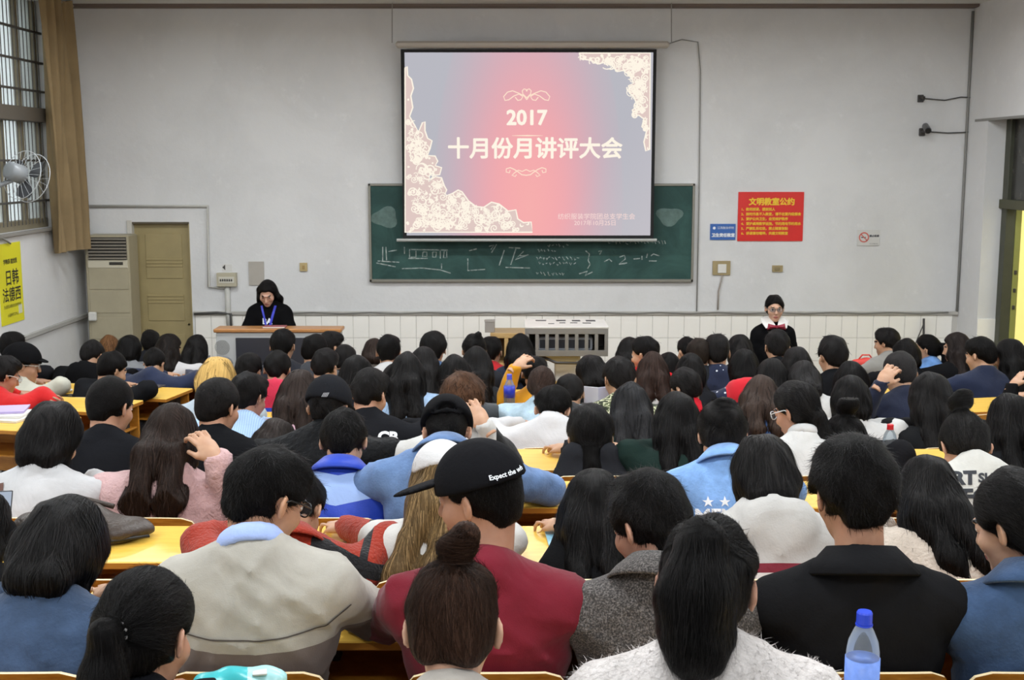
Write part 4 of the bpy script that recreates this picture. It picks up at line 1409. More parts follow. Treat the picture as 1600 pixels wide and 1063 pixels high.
# ------------------------------------------------------------------ one person
PEOPLE = {}
def person(px, top, row, style, label, cloth='plain', col='#1b1b1d', part='jacket', yaw=0, pitch=8, roll=0, hair='#080606', sex='m', s=1.0, tyaw=None,
           hood=None, collar=None, shirt=None, length=.32, skin='#c39a7d', hand_at=None, hand_side=1, wide=1.0, band=None, fold=1.0, name=None,
           stand=None, vol=0.0, depth=None, dx=0.0, glasses=None, cap=None, arms='desk', seed=None, tie_z=.02, hair_swing=0.0, fur=False, hand_d=None, lod=None, spread=0.0, neck=None, bun_z=.125, bun_r=.046, elbow=None):
    seed = int(px * 7 + top) % 99991 if seed is None else seed
    rng = np.random.default_rng(abs(seed))
    female = sex == 'f'
    yw, pt, rl = math.radians(yaw), math.radians(pitch), math.radians(roll)
    if stand is None: pt = pt * 1.25 + math.radians(6)
    R = Rz(-yw) @ Rx(-pt) @ Ry(rl)
    sw = (.158 if female else .182) * wide * s
    nb = np.array([0, -.038, -(neck or (.138 if stand is None else .168))]) * s
    noff = Rz(-yw * (.3 if stand is None else 1.0)) @ Rx(-pt * .9) @ nb
    if stand is None:
        X0 = atY(px, top, ROWD.get(row, 8.0))[0] if row in ROWD else atY(px, top, (LROW.get(row) or RROW.get(row))[1] + .15)[0]
        Yc, fl, ang = row_info(row, X0)
        ang = ang if tyaw is None else math.radians(tyaw)
        Yh = Yc + .16
        Ls = .46
        seatz = fl + .50
        for it in range(5):
            Pt = atY(px, top, Yh)
            H = Pt - np.array([0, 0, (.128 - .012 * math.sin(pt)) * s])
            Nb = H + noff
            dz = Nb[2] - seatz
            dy = math.sqrt(max(0.0, Ls * Ls - dz * dz))
            dy = min(max(dy, .0), .20)
            yn = (Yc + .15 + dy) if depth is None else Yc + depth
            Yh = yn + (H - Nb)[1]
        Pel = np.array([Nb[0] - .0 + dx, Yc + .19, seatz])
    else:
        Yh, fl, ang = stand
        Pt = atY(px, top, Yh)
        H = Pt - np.array([0, 0, .128 * s]); Nb = H + noff
        Pel = np.array([Nb[0], Nb[1] + .03 * math.cos(ang), fl + .86 * (H[2] + .12 - fl) / 1.62])
        Yc = Yh
    d_cam = Yh
    L = lod if lod is not None else (0 if d_cam < 3.2 else (1 if d_cam < 6.4 else 2))
    hh, hc, hr = ((.0066, .0125, .0085), (.0085, .0185, .0115), (.0125, .025, .0150))[L]
    # torso frame
    u = unit(Nb - Pel)
    r = np.array([math.cos(ang), -math.sin(ang), 0.0])
    r = unit(r - u * (r @ u))
    fwd = np.cross(u, r)
    T = np.stack([r, fwd, u], 1)
    tl = np.linalg.norm(Nb - Pel)
    S = {q: Nb - u * .086 * s + r * (q * sw) + fwd * .0 for q in (-1, 1)}
    # arms
    deskz = fl + .74
    E, W = {}, {}
    for q in (-1, 1):
        if stand is not None:
            if arms == 'lectern':
                E[q] = S[q] + r * (q * .07) + fwd * .10 - np.array([0, 0, .24])
                W[q] = E[q] - r * (q * .13) + fwd * .17 - np.array([0, 0, .09])
            else:
                E[q] = S[q] + r * (q * .065) - fwd * .03 - np.array([0, 0, .28])
                W[q] = E[q] - r * (q * .10) + fwd * .12 - np.array([0, 0, .17])
        else:
            E[q] = S[q] + r * (q * .075) + fwd * 0
            fy = np.array([math.sin(ang), math.cos(ang), 0])
            base = np.array([Pel[0], Yc, 0]) + np.array([math.cos(ang), -math.sin(ang), 0]) * (q * (sw + .06 + spread))
            E[q] = base + fy * (.34 + .03 * rng.random()); E[q][2] = deskz + .066
            W[q] = E[q] + fy * (.20 + .03 * rng.random()) - r * (q * (.13 + .06 * rng.random())); W[q][2] = deskz + .050
    hand_curl = {-1: .9, 1: .9}
    if hand_at is not None:
        hp = atY(hand_at[0], hand_at[1], hand_d if hand_d is not None else Yh)
        W[hand_side] = hp
        e0 = .5 * (S[hand_side] + hp) + np.array([hand_side * .10, 0, -.20]) if elbow is None else np.array(elbow)
        E[hand_side] = e0
        hand_curl[hand_side] = 1.1
    # ---- body, coarse trunk
    pts = [H, Nb, Pel, S[1], S[-1], E[1], E[-1], W[1], W[-1]]
    hips = {q: Pel + r * (q * .085 * s) for q in (-1, 1)}
    fy = np.array([math.sin(ang), math.cos(ang), 0])
    if stand is None:
        knee = {q: np.array([hips[q][0], hips[q][1], fl + .50]) + fy * .40 + r * (q * .03) for q in (-1, 1)}
        ank = {q: np.array([knee[q][0], knee[q][1], fl + .08]) - fy * .06 for q in (-1, 1)}
    else:
        knee = {q: np.array([hips[q][0], hips[q][1] + .01, fl + .47]) for q in (-1, 1)}
        ank = {q: np.array([hips[q][0], hips[q][1], fl + .08]) for q in (-1, 1)}
    foot = {q: ank[q] + fy * .13 - np.array([0, 0, .045]) for q in (-1, 1)}
    allp = np.array(pts + list(knee.values()) + list(ank.values()) + list(foot.values()))
    f = Field(allp.min(0) - .14, allp.max(0) + .14, .036)
    def trunk(f, g, k):
        f.cone(Nb - u * .10 - r * sw * .55, Nb - u * .10 + r * sw * .55, .078 + g, .078 + g, k)
        f.ell(Nb - u * .20 - fwd * .01, (sw * .90 + g, .112 + g, .20 + g), T, k)
        f.ell(Pel + u * tl * .35 + fwd * .01, (.135 * wide + g, .105 + g, .20 + g), T, k)
        f.ell(Pel, (.165 * wide + g, .125 + g, .12 + g), T, k)
        for q in (-1, 1):
            f.cone(Nb + u * .005 - fwd * .005, S[q] * .8 + Nb * .2 - u * .012, .050 + g, .052 + g, k)
            f.cone(S[q] - r * q * .014, E[q], .055 + g, .044 + g, k)
            f.cone(E[q], W[q], .043 + g, .029 + g * .8, k * .6)
    trunk(f, -.004, .03)
    for q in (-1, 1):
        f.cone(hips[q], knee[q], .082, .056, .03)
        f.cone(knee[q], ank[q], .054, .037, .02)
        f.cone(ank[q] - np.array([0, 0, .03]), foot[q], .042, .034, .02)
    Vt, Ft = f.mesh()
    cz = Vt[Ft].mean(1)[:, 2]
    mt = np.where(cz < Pel[2] + .06, 1, 0)
    # ---- head and neck, fine
    def hp_(p): return H + R @ (np.asarray(p, float) * s)
    fh = Field(np.minimum(H, Nb) - np.array([.15, .17, .10]), np.maximum(H, Nb) + np.array([.15, .17, .14]), hh)
    def he(c, rr, k=.012, mode='u', R2=None):
        fh.ell(hp_(c), np.array(rr) * s, R if R2 is None else R @ R2, k, mode)
    he((0, -.012, .025), (.074, .093, .088))
    he((0, .030, -.045), (.060 if not female else .057, .060, .074), .03)
    he((0, .068, -.098), (.024, .022, .018), .025)
    for q in (-1, 1):
        he((q * .043, .052, -.028), (.024, .028, .026), .02)
        he((q * .033, .094, .006), (.017, .014, .011), .012, 's')
        he((q * .032, .078, .004), (.0125, .0125, .0125), .004)
        he((q * .083, -.014, -.008), (.0075, .019, .031), .008, 'u', Rz(q * .55))
        he((q * .089, -.008, -.003), (.006, .010, .018), .004, 's', Rz(q * .55))
    he((0, .086, .024), (.046, .014, .009), .012)
    fh.cone(hp_((0, .092, .008)), hp_((0, .109, -.030)), .008 * s, .0125 * s, .01)
    for q in (-1, 1):
        he((q * .011, .100, -.034), (.008, .010, .007), .006)
    he((0, .090, -.062), (.023, .010, .0065), .006)
    he((0, .088, -.072), (.020, .010, .0065), .006)
    nr = (.045 if female else .053) * s
    fh.cone(hp_((0, -.028, -.06)), Nb - u * .05, nr, nr * 1.08, .03)
    Vh, Fh = fh.mesh()
    loc = (Vh[Fh].mean(1) - H) @ R / s
    mh = np.zeros(len(Fh), int)
    for q in (-1, 1):
        e = (loc[:, 0] - q * .032) ** 2 / .0115 ** 2 + (loc[:, 2] - .004) ** 2 / .0058 ** 2
        mh[(e < 1) & (loc[:, 1] > .06)] = 3
        e = (loc[:, 0] - q * .032) ** 2 + (loc[:, 2] - .004) ** 2
        mh[(e < .0065 ** 2) & (loc[:, 1] > .06)] = 2
        e = (loc[:, 0] - q * .034) ** 2 / .018 ** 2 + (loc[:, 2] - .026 + .25 * (abs(loc[:, 0]) - .03) ** 1) ** 2 / .0042 ** 2
        mh[(e < 1) & (loc[:, 1] > .06)] = 2
    e = loc[:, 0] ** 2 / .024 ** 2 + (loc[:, 2] + .067) ** 2 / .0095 ** 2
    mh[(e < 1) & (loc[:, 1] > .075)] = 4
    # ---- hands
    parts = [(Vt, Ft, mt), (Vh, Fh, mh)]
    for q in (-1, 1):
        Vq, Fq = hand_mesh(hand_curl[q], .0055 if hand_at is not None else (.008 if L == 0 else .014))
        Vq = Vq * s
        Fq = Fq.copy()
        if q < 0:
            Vq = Vq * np.array([-1, 1, 1]); Fq = Fq[:, ::-1]
        if hand_at is not None and q == hand_side:
            dy_ = unit(unit(W[q] - E[q]) + .9 * unit(H - W[q]))
            nz_ = -unit(H - W[q])
        else:
            dy_ = unit(W[q] - E[q]); nz_ = np.array([0, 0, 1.0])
        ex = unit(np.cross(dy_, nz_)); ez = np.cross(ex, dy_)
        Vq = Vq @ np.stack([ex, dy_, ez], 0) + W[q]
        parts.append((Vq, Fq, 0))
    V, Fa, Ma = gather(parts)
    base = np.array([Pel[0], Pel[1], fl])
    root = thing('person', label, 'person', tuple(base), 0, 'people standing at the front' if stand is not None else 'students seated in the hall')
    link('body', np_mesh('body', V - base, [Fa], [skin_mat(skin), M_TROU, M_EYE, M_SCL, M_LIP], Ma), root)
    # ---- clothing
    f = Field(np.array(pts).min(0) - .19, np.array(pts).max(0) + np.array([.19, .19, .12]), hc)
    g = .016 if not cloth == 'puffer' else .032
    if part in ('hoodie', 'fleece_jacket', 'coat'): g += .008
    trunk(f, g, .04)
    na = unit(H + R @ np.array([0, -.028, -.06]) - Nb)
    cx_ = unit(np.cross(fwd, na)); C = np.stack([cx_, np.cross(na, cx_), na], 1)
    if collar:
        if collar == 'big':
            f.torus(Nb + na * .020 - fwd * .004, C, nr + .012, .010, .006, 2.0)
        else:
            f.torus(Nb + na * .020 - fwd * .002, C, nr + .014, .010, .008, 1.2)
    if hood:
        f.ell(Nb - fwd * .105 - u * .045, (.125 * s, .055, .105), T, .03)
        f.cone(Nb - fwd * .055 + u * .0 - r * .085, Nb - fwd * .055 - r * -.085, .036, .036, .03)
        f.torus(Nb - fwd * .035 + u * .012, T @ Rx(.25), .088, .028, .02, 1.2)
        f.ell(Nb - fwd * .06 + u * .055, (.062, .05, .05), T, .02, 's')
    if fold > 0:
        amp = .0042 * fold
        f.crease(amp, [(16, 9, 24, 1.0), (-22, 12, 19, 1.0), (30, -14, 26, .8), (8, 20, -36, .8), (-34, 6, 40, .5)], rng)
    for q in (-1, 1):     # let the hand out of the cuff
        f.ell(W[q] + unit(W[q] - E[q]) * .05, (.045, .045, .045), None, .008, 's')
    Vc, Fc_ = f.mesh()
    mats = [cloth_mat(cloth, col, None, tuple(bn['col'] for bn in band) if band else ())]
    mi = np.zeros(len(Fc_), int)
    if fur:
        lowf = Vc
        val, gr = f.sampler()
        sel = Vc[(Vc - Nb)[:, 2] > -.30]
        Vf, Ff = strands(f, sel, 12000, 2, .009, .0011, lambda p: np.tile(np.array([0, 0, -1.0]), (len(p), 1)) + rng.normal(0, .6, p.shape), 0, .006, .6, rng)
        Vc, Fc_, mi = gather([(Vc, Fc_, mi), (Vf, Ff, 0)])
    gme = np_mesh(part, Vc - base, [Fc_], mats, mi)
    for i, bn in enumerate(band or ()):
        av = gme.attributes.new('band%d' % i, 'FLOAT', 'POINT')
        av.data.foreach_set('value', bn['f']((Vc - Nb) @ T).astype(np.float32))
    garment = link(part, gme, root)
    if collar == 'big' and L < 2:
        # fall collar: a turned-down strip around the neck, open at the throat
        ne = 40
        cv, cf = [], []
        for i in range(ne + 1):
            ph = math.radians(-152 + 304 * i / ne) - math.pi / 2
            dd = C[:, 0] * math.cos(ph) + C[:, 1] * math.sin(ph)
            frt = max(0.0, math.sin(ph))
            ro = .060 + .012 * abs(math.cos(ph))
            for (rad, hz) in ((nr + .008, .040), (nr + .012, .056 - .012 * frt), (nr + .020, .057 - .012 * frt), (nr + ro * .75, .022 - .02 * frt), (nr + ro, -.004 - .03 * frt), (nr + ro - .004, -.010 - .03 * frt), (nr + ro * .7, .008 - .02 * frt), (nr + .016, .030)):
                cv.append(Nb + dd * rad * s + na * hz * s - fwd * .006)
        for i in range(ne):
            for j in range(8):
                a0, a1 = i * 8 + j, i * 8 + (j + 1) % 8
                cf.append((a0, a1, a1 + 8, a0 + 8))
        cme = np_mesh('collar', np.array(cv) - base, [np.array(cf)], [cloth_mat(cloth, col)])
        link('collar', cme, garment)
    if shirt:
        fs_ = Field(Nb - .14, Nb + .14, hh * 1.2)
        fs_.torus(Nb + na * .044 - fwd * .004, C, nr + .009, .008, .008, 3.0)
        fs_.torus(Nb + na * .030 - fwd * .008, C @ Rx(-.1), nr + .022, .009, .010, 2.6)
        Vs, Fs_ = fs_.mesh()
        link('collar', np_mesh('collar', Vs - base, [Fs_], [cloth_mat('plain', shirt)]), root)
    # ---- hair
    if style != 'none':
        hair_part(root, base, style, H, R, s, Nb, u, fwd, r, T, S, L, hr, hair, length, rng, vol, tie_z, hair_swing, bun_z, bun_r, sex, .065 if hood else 0.0)
    if cap: cap_part(root, base, H, R, s, hh, **cap)
    if glasses: glasses_part(root, base, H, R, s, glasses)
    info = dict(root=root, base=base, H=H, R=R, s=s, Nb=Nb, T=T, garment=garment, Yc=Yc, Pel=Pel, fl=fl, ang=ang, row=row, L=L, W=W)
    PEOPLE[label] = info
    if stand is None: SEATED.append((row, Pel[0], ang))
    return info
SEATED = []

def hair_part(root, base, style, H, R, s, Nb, u, fwd, r, T, S, L, hr, col, length, rng, vol, tie_z, swing, bun_z, bun_r, sex, hb=0.0):
    def hp_(p): return H + R @ (np.asarray(p, float) * s)
    down = np.array([0, 0, -1.0])
    t = .014 + vol
    lo = np.minimum(H, Nb) - np.array([.24, .24, .08 + (length if style in ('long', 'pony', 'highpony', 'lowpony', 'half') else .12)])
    hi = np.maximum(H, Nb) + np.array([.24, .22, .24])
    if style in ('short', 'buzz', 'fade'):
        lo = H - .19; hi = H + .20
    f = Field(lo, hi, hr)
    def he(c, rr, k=.015, mode='u', R2=None):
        f.ell(hp_(c), np.array(rr) * s, R if R2 is None else R @ R2, k, mode)
    tails = []
    tie = None
    if style == 'buzz': t = .007 + vol
    he((0, -.012, .027), (.074 + t, .093 + t, .086 + t * 1.25))
    if style in ('short', 'buzz', 'fade'):
        he((0, -.045, -.025), (.056 + t * .35, .052 + t * .5, .062), .03)
        if style == 'short':
            he((.01, .03, .085), (.062, .06, .033 + vol), .03)
        he((0, -.055, -.118), (.12, .12, .050), .012, 's')
        n = R @ unit((0, .74, -.67))
        f.cut(n, float(n @ H) + (.014 + vol * .5) * s, .010)
        ve = max(0, vol)
        for q in (-1, 1):
            he((q * (.094 + ve), -.004, -.020), (.026 + ve * 1.3, .040, .046), .008, 's')
            he((q * (.094 + ve), -.060, -.072), (.052 + ve * .6, .072 + ve, .056 + ve), .016, 's')
    elif style in ('bun', 'pony', 'highpony', 'lowpony'):
        he((0, -.048, -.022), (.062 + t * .5, .050 + t * .5, .062), .03)
        he((0, -.050, -.112), (.12, .12, .046), .012, 's')
        n = R @ unit((0, .74, -.67))
        f.cut(n, float(n @ H) + .016 * s, .010)
        for q in (-1, 1):
            he((q * .092, -.004, -.016), (.022, .032, .038), .008, 's')
            he((q * .082, -.030, -.085), (.034, .034, .040), .012, 's')
        if style == 'bun':
            tie = hp_((0, -.055, bun_z - .03))
            bc = hp_((.006, -.068, bun_z + .034))
            f.ell(bc, np.array((bun_r * 1.08, bun_r, bun_r * .9)) * s, R @ Rx(-.5), .006)
            f.torus(bc, R @ Rx(-.5), bun_r * .66 * s, bun_r * .50 * s, .004)
            f.cone(tie, bc, .022 * s, .02 * s, .008)
            f.ell(bc + R @ np.array([.02, -.012, .022]) * s, np.array((.026, .022, .02)) * s, R, .008)
        else:
            zt = {'pony': .02, 'highpony': .085, 'lowpony': -.055}[style] if tie_z == .02 else tie_z
            yt = -math.sqrt(max(.0, 1 - ((zt - .027) / .1) ** 2)) * .105 - .012
            tie = hp_((0, yt, zt))
            back = R @ np.array([0, -1.0, .25]); back = unit(back)
            p0 = tie
            p1 = tie + back * .035 * s + down * .012
            p2 = p1 + unit(back * .35 + down + r * swing * .3) * .085
            p3 = p2 + unit(down + r * swing * .5 - fwd * .05) * length * .5
            p4 = p3 + unit(down + r * swing * .6 + fwd * .04) * length * .42
            tails = [p0, p1, p2, p3, p4]
            rd = [.020, .030, .041, .040, .016] if style != 'highpony' else [.024, .045, .068, .066, .020]
            for i in range(4):
                f.cone(tails[i], tails[i + 1], rd[i] * s, rd[i + 1] * s, .02)
    elif style in ('long', 'bob', 'half'):
        he((0, -.040, -.030), (.078 + t, .062 + t, .085), .03)
        n = R @ unit((0, .80, -.60))
        f.cut(n, float(n @ H) + .020 * s, .012)
        wx = .080 * s
        if style == 'bob':
            b0 = H + R @ np.array([0, -.035, -.02]) * s
            b1 = Nb - fwd * .055 + u * .06
            f.cone(b0 - r * wx * .35, b1 - r * wx * .45, .070 * s, .050, .035)
            f.cone(b0 + r * wx * .35, b1 + r * wx * .45, .070 * s, .050, .035)
            for q in (-1, 1):
                f.cone(hp_((q * .070, .012, .03)), hp_((q * .074, .0, -.09)), .026 * s, .022 * s, .03)
        else:
            b0 = H + R @ np.array([0, -.04, -.02]) * s
            b1 = Nb - fwd * (.075 + hb * .8) + u * .06
            b2 = Nb - fwd * (.118 + hb) - u * length * .5
            b3 = Nb - fwd * (.125 + hb) - u * length
            for q in (-1, 1):
                f.cone(b0 + r * q * wx * .40, b1 + r * q * wx * .58, .068 * s, .052, .035)
                f.cone(b1 + r * q * wx * .58, b2 + r * q * wx * .70 + r * swing * .05, .050, .042, .03)
                f.cone(b2 + r * q * wx * .70 + r * swing * .05, b3 + r * q * wx * .62 + r * swing * .1, .042, .007, .03)
                f.cone(hp_((q * .074, -.004, .03)), Nb + r * q * .095 - fwd * .02 + u * .06, .022 * s, .026, .03)
                f.cone(Nb + r * q * .095 - fwd * .02 + u * .06, Nb + r * q * .11 - fwd * (.085 + hb * 1.3) - u * length * .45, .028, .020, .03)
    f.wave(.0016 if style in ('buzz',) else .0030, [(40, 30, 18, 1.0), (-34, 44, 12, .8), (70, -20, 14, .5)], rng)
    V, F = f.mesh()
    crown = hp_((.01, -.055, .10))
    up = R @ np.array([0, 0, 1.0]); fw = R @ np.array([0, 1.0, 0]); rt = R @ np.array([1.0, 0, 0])
    cs = L
    if style in ('short', 'buzz', 'fade'):
        def flow(p):
            v = p - crown
            return v + .25 * np.linalg.norm(v, axis=1, keepdims=True) * (rt - .2 * up)
        n, st, sl_, w = ((5500, 3, .009, .0014), (1500, 3, .009, .0026), (260, 2, .015, .005))[cs]
        lift = .008 if style == 'short' else .002
        if style == 'buzz': st, sl_ = 2, .005
    elif tie is not None:
        ta = np.array(tails) if len(tails) else None
        bcen = hp_((.006, -.068, bun_z + .034)) if style == 'bun' else None
        def flow(p):
            v = tie - p
            if ta is not None:
                dist = np.linalg.norm(p[:, None] - ta[None, 1:], axis=2)
                dm = dist.min(1)
                seg = ta[-1] - ta[1]
                below = ((p - tie) @ unit(ta[2] - ta[0]) > .012) & (dm < .12)
                v = np.where(below[:, None], np.tile(unit(seg), (len(p), 1)), v)
            else:
                near = np.linalg.norm(p - bcen, axis=1) < bun_r * 1.35 * s
                v = np.where(near[:, None], np.cross(np.tile(unit(up - fw * .5), (len(p), 1)), p - bcen), v)
            return v
        n, st, sl_, w = ((4200, 6, .016, .0014), (1100, 4, .020, .0026), (220, 3, .024, .005))[cs]
        lift = .005
    else:
        def flow(p):
            q = (p - H) @ R
            topm = np.clip((q[:, 2] - .02) / .06, 0, 1)[:, None]
            v = np.tile(-u * .8 + down * .6, (len(p), 1))
            side = np.sign(q[:, :1] - .012) * rt * .9 - fw * .35
            return v * (1 - topm * .75) + side * topm
        n, st, sl_, w = ((4200, 8, .022, .0017), (1200, 6, .028, .003), (220, 4, .038, .006))[cs]
        lift = .007
    jit = .28 if style == 'short' else .12
    def strand_attr(P):
        q = (P - H) @ R / s
        if style in ('short', 'buzz', 'fade'):
            v = q - np.array([.01, -.055, .10]); ln = np.linalg.norm(v, axis=1)
            a_ = np.arctan2(v[:, 0], v[:, 1] + .3 * v[:, 2]); k_ = 9.0
        elif tie is not None:
            tl_ = (tie - H) @ R / s
            ax_ = unit(tl_ + np.array([0, 0, .001])); e1 = unit(np.cross(ax_, [1.0, .01, 0])); e2 = np.cross(ax_, e1)
            v = q - tl_; ln = np.linalg.norm(v, axis=1)
            a_ = np.arctan2(v @ e1, v @ e2); k_ = 3.0
            if len(tails):
                w = (P - tie) @ unit(tails[2] - tails[0]) > .015
                x_ = (P - tie) @ r
                a_ = np.where(w, x_ * 22.0, a_)
        else:
            a_ = np.arctan2(q[:, 0], q[:, 1] - .06); ln = np.linalg.norm(q, axis=1); k_ = 1.6
        return np.stack([np.cos(a_), np.sin(a_), ln * k_], 1)
    Vs, Fs = strands(f, V, n, st, sl_, w, flow, .0008, lift, jit, rng)
    V2, F2, _ = gather([(V, F, 0), (Vs, Fs, 0)])
    me = np_mesh('hair', V2 - base, [F2], [hair_mat(col)])
    at_ = me.attributes.new('strand', 'FLOAT_VECTOR', 'POINT')
    at_.data.foreach_set('vector', strand_attr(V2).astype(np.float32).ravel())
    o = link('hair', me, root)
    if tie is not None and style != 'bun' and L == 0:
        # beaded hair tie
        ti = MB()
        ax_ = unit(tails[1] - tails[0])
        a1 = unit(np.cross(ax_, [0, 0, 1.0])); a2 = np.cross(ax_, a1)
        for k in range(14):
            c = tie + ax_ * .012 + (a1 * math.cos(k * .449) + a2 * math.sin(k * .449)) * .029 * s - base
            ti.lathe([(.001, -.0045), (.0042, -.003), (.005, 0), (.0042, .003), (.001, .0045)], c, 8)
        link('hair_tie', ti.mesh('hair_tie', simple('bead', '#6f6c6c', 0.2), smooth=True), o)
    return o

def cap_part(root, base, H, R, s, h, col='#131315', brim=True, back_open=False, dome=.028, tilt=0.0, name='cap', line=.028, peak=.090):
    def hp_(p): return H + R @ (np.asarray(p, float) * s)
    f = Field(H - np.array([.17, .17, .10]), H + np.array([.17, .17, .17]), min(h, .0075))
    f.ell(hp_((0, -.012, .032)), np.array((.074 + dome, .094 + dome, .088 + dome)) * s, R, .01)
    n = R @ unit((0, -.12 + tilt, -1.0))
    f.cut(n, float(n @ hp_((0, 0, line))), .006)
    if back_open:
        f.ell(hp_((0, -.125, line + .008)), np.array((.042, .05, .030)) * s, R, .006, 's')
        f.cone(hp_((-.05, -.098, line + .006)), hp_((0, -.124, line + .003)), .010, .010, .004, flat=.5, fax=R @ np.array([0, 1.0, 0]))
        f.cone(hp_((0, -.124, line + .003)), hp_((.05, -.098, line + .006)), .010, .010, .004, flat=.5, fax=R @ np.array([0, 1.0, 0]))
    V, F = f.mesh()
    o = link(name, np_mesh(name, V - base, [F], [cloth_mat('plain', col)]), root)
    if brim:
        f = Field(H - np.array([.30, .30, .12]), H + np.array([.30, .30, .2]), min(.007, h * 1.15))
        f.ell(hp_((0, .055 + peak * .72, line + .012)), np.array((.078, peak, .009)) * s, R @ Rx(-.18), .004)
        f.ell(hp_((0, -.012, .032)), np.array((.074 + dome - .004, .094 + dome - .004, .12)) * s, R, .004, 's')
        V, F = f.mesh()
        link('brim', np_mesh('brim', V - base, [F], [cloth_mat('plain', col)]), o)
    PEOPLE['_cap'] = o
    return o
def glasses_part(root, base, H, R, s, col):
    def hp_(p): return H + R @ (np.asarray(p, float) * s) - base
    m = MB()
    for q in (-1, 1):
        c = np.array((q * .034, .103, .004))
        m.tube([hp_(c + np.array((.026 * math.cos(a), -.010 * (abs(math.cos(a)) ** 2) * (1 if math.cos(a) * q > 0 else 0), .018 * math.sin(a)))) for a in np.linspace(0, 6.283, 20)], .0022, 6)
        m.tube([hp_((q * .060, .093, .010)), hp_((q * .080, .055, .012)), hp_((q * .086, .0, .012)), hp_((q * .084, -.018, .002))], .0024, 6)
    m.tube([hp_((-.009, .106, .008)), hp_((0, .108, .010)), hp_((.009, .106, .008))], .002, 6)
    o = link('glasses', m.mesh('glasses', simple('glasses_frame', col, 0.3), smooth=True), root)
    l = MB()
    for q in (-1, 1):
        l.add([hp_((q * .034 + .024 * math.cos(a), .103, .004 + .016 * math.sin(a))) for a in np.linspace(0, 6.283, 17)[:-1]], [tuple(range(16))])
    link('lenses', l.mesh('lenses', thin_glass('lens_clear', '#dfe8f2')), o)
    return o
def decal(obj, base, V2, F2, o, ex, ez, mat, name, off=.003):
    """lay flat shapes onto obj's surface: project along the direction from the front of the print plane"""
    me = obj.data
    bv = BVHTree.FromPolygons([v.co for v in me.vertices], [tuple(p.vertices) for p in me.polygons])
    ex, ez = unit(ex), unit(ez)
    ny = unit(np.cross(ez, ex))          # into the surface
    out = []
    last = None
    for a, b in V2:
        p = np.asarray(o, float) - base + ex * a + ez * b
        st = Vector(p - ny * .4)
        hit, nrm, i, d = bv.ray_cast(st, Vector(ny), 1.0)
        if hit is None:
            q = last if last is not None else Vector(p)
        else:
            q = hit - Vector(ny) * off
            last = q
        out.append(tuple(q))
    m = MB(); m.add(out, F2)
    return link(name, m.mesh(name, mat), obj)

# ------------------------------------------------------------------ the two people standing at the front
speaker = person(417, 438, 'front', 'long', 'person in black hoodie with blue lanyard reading behind the lectern', 'plain', '#0c0c0e', 'hoodie', yaw=178, pitch=30, sex='f', s=.97, skin='#cfa690',
                 stand=(11.58, PODZ, math.pi), arms='lectern', length=.22, lod=1)
host = person(1211, 461, 'front', 'lowpony', 'person in black blazer, white collar and red bow tie facing the audience', 'plain', '#0d0d0f', 'blazer', yaw=183, pitch=4, sex='f', s=.97, wide=.9, skin='#d0a68c',
              stand=(11.0, PODZ, math.pi), glasses='#6b625c', shirt='#e9e7e4', length=.16, lod=1, hair_swing=-1.0)

# ------------------------------------------------------------------ nearest rows
W_TOP, NAVY, BLACK, DENIM, LDENIM, GREEN = '#e9e8e6', '#20273a', '#141416', '#4d648c', '#8fb0d8', '#1d2a26'
p_pony = person(225, 898, -1, 'pony', 'person with beaded low ponytail and black top at bottom left corner', col='#131418', part='top', yaw=15, pitch=12, sex='f', s=1.06, collar='small', tie_z=.0, length=.42, vol=.002, skin='#b98c74', hair_swing=.1)
p_bun = person(708, 884, -1, 'bun', 'person with brown topknot bun at bottom centre', col='#b9b2aa', part='top', yaw=2, pitch=14, sex='f', s=1.02, hair='#2c1a10', skin='#c59a80', bun_z=.112, bun_r=.031)
p_fur = person(1108, 812, -1, 'highpony', 'person with high black ponytail and fluffy white coat', 'fleece', '#e9e2df', 'coat', yaw=18, pitch=6, sex='f', s=1.02, fur=True, length=.17, wide=1.25, skin='#b98a72', hair='#0a0808')
p_denim_l = person(93, 795, 0, 'bob', 'person in blue denim jacket with tangled black hair at left edge', 'denim', '#374a66', 'jacket', yaw=5, pitch=34, sex='f', s=1.12, vol=.014, wide=1.15, collar='small', depth=.30)
p_sweater = person(414, 704, 0, 'short', 'person with black glasses in cream and taupe sweater with blue collar', 'knit', '#a8a49b', 'sweater', yaw=40, pitch=16, s=1.05, glasses='#171717', shirt='#9fb4e6', skin='#c49474', wide=1.10, fold=1.1,
                   band=[dict(col='#6e635e', f=lambda q: -.200 - q[:, 2])])
p_red = person(748, 698, 0, 'buzz', 'person in maroon sweater wearing black cap with white lettering', 'knit', '#6c0f22', 'sweater', yaw=-62, pitch=4, s=1.06, neck=.172, cap=dict(col='#131316', dome=.024, line=.030, peak=.105), skin='#b98a70', wide=1.12, fold=1.1, collar='small', vol=.004)
p_red['cap'] = PEOPLE.pop('_cap')
p_tweed = person(1016, 742, 0, 'short', 'person with round short hair in grey speckled knit jacket', 'tweed', '#4a4644', 'jacket', yaw=-38, pitch=14, s=1.06, skin='#b98c76', wide=1.06, collar='big', vol=.004)
p_blazer = person(1337, 692, 0, 'short', 'person with thick wavy black hair in black blazer', 'plain', '#151517', 'blazer', yaw=-4, pitch=8, s=1.10, vol=.013, neck=.170, collar='big', wide=1.12, skin='#b98a6e', fold=.6)
p_denim_r = person(1594, 742, 0, 'lowpony', 'person in dark blue denim jacket at right edge', 'denim', '#344a6a', 'jacket', yaw=-34, pitch=10, sex='f', s=1.08, collar='big', length=.12, skin='#c29a80', wide=1.05, vol=.006)

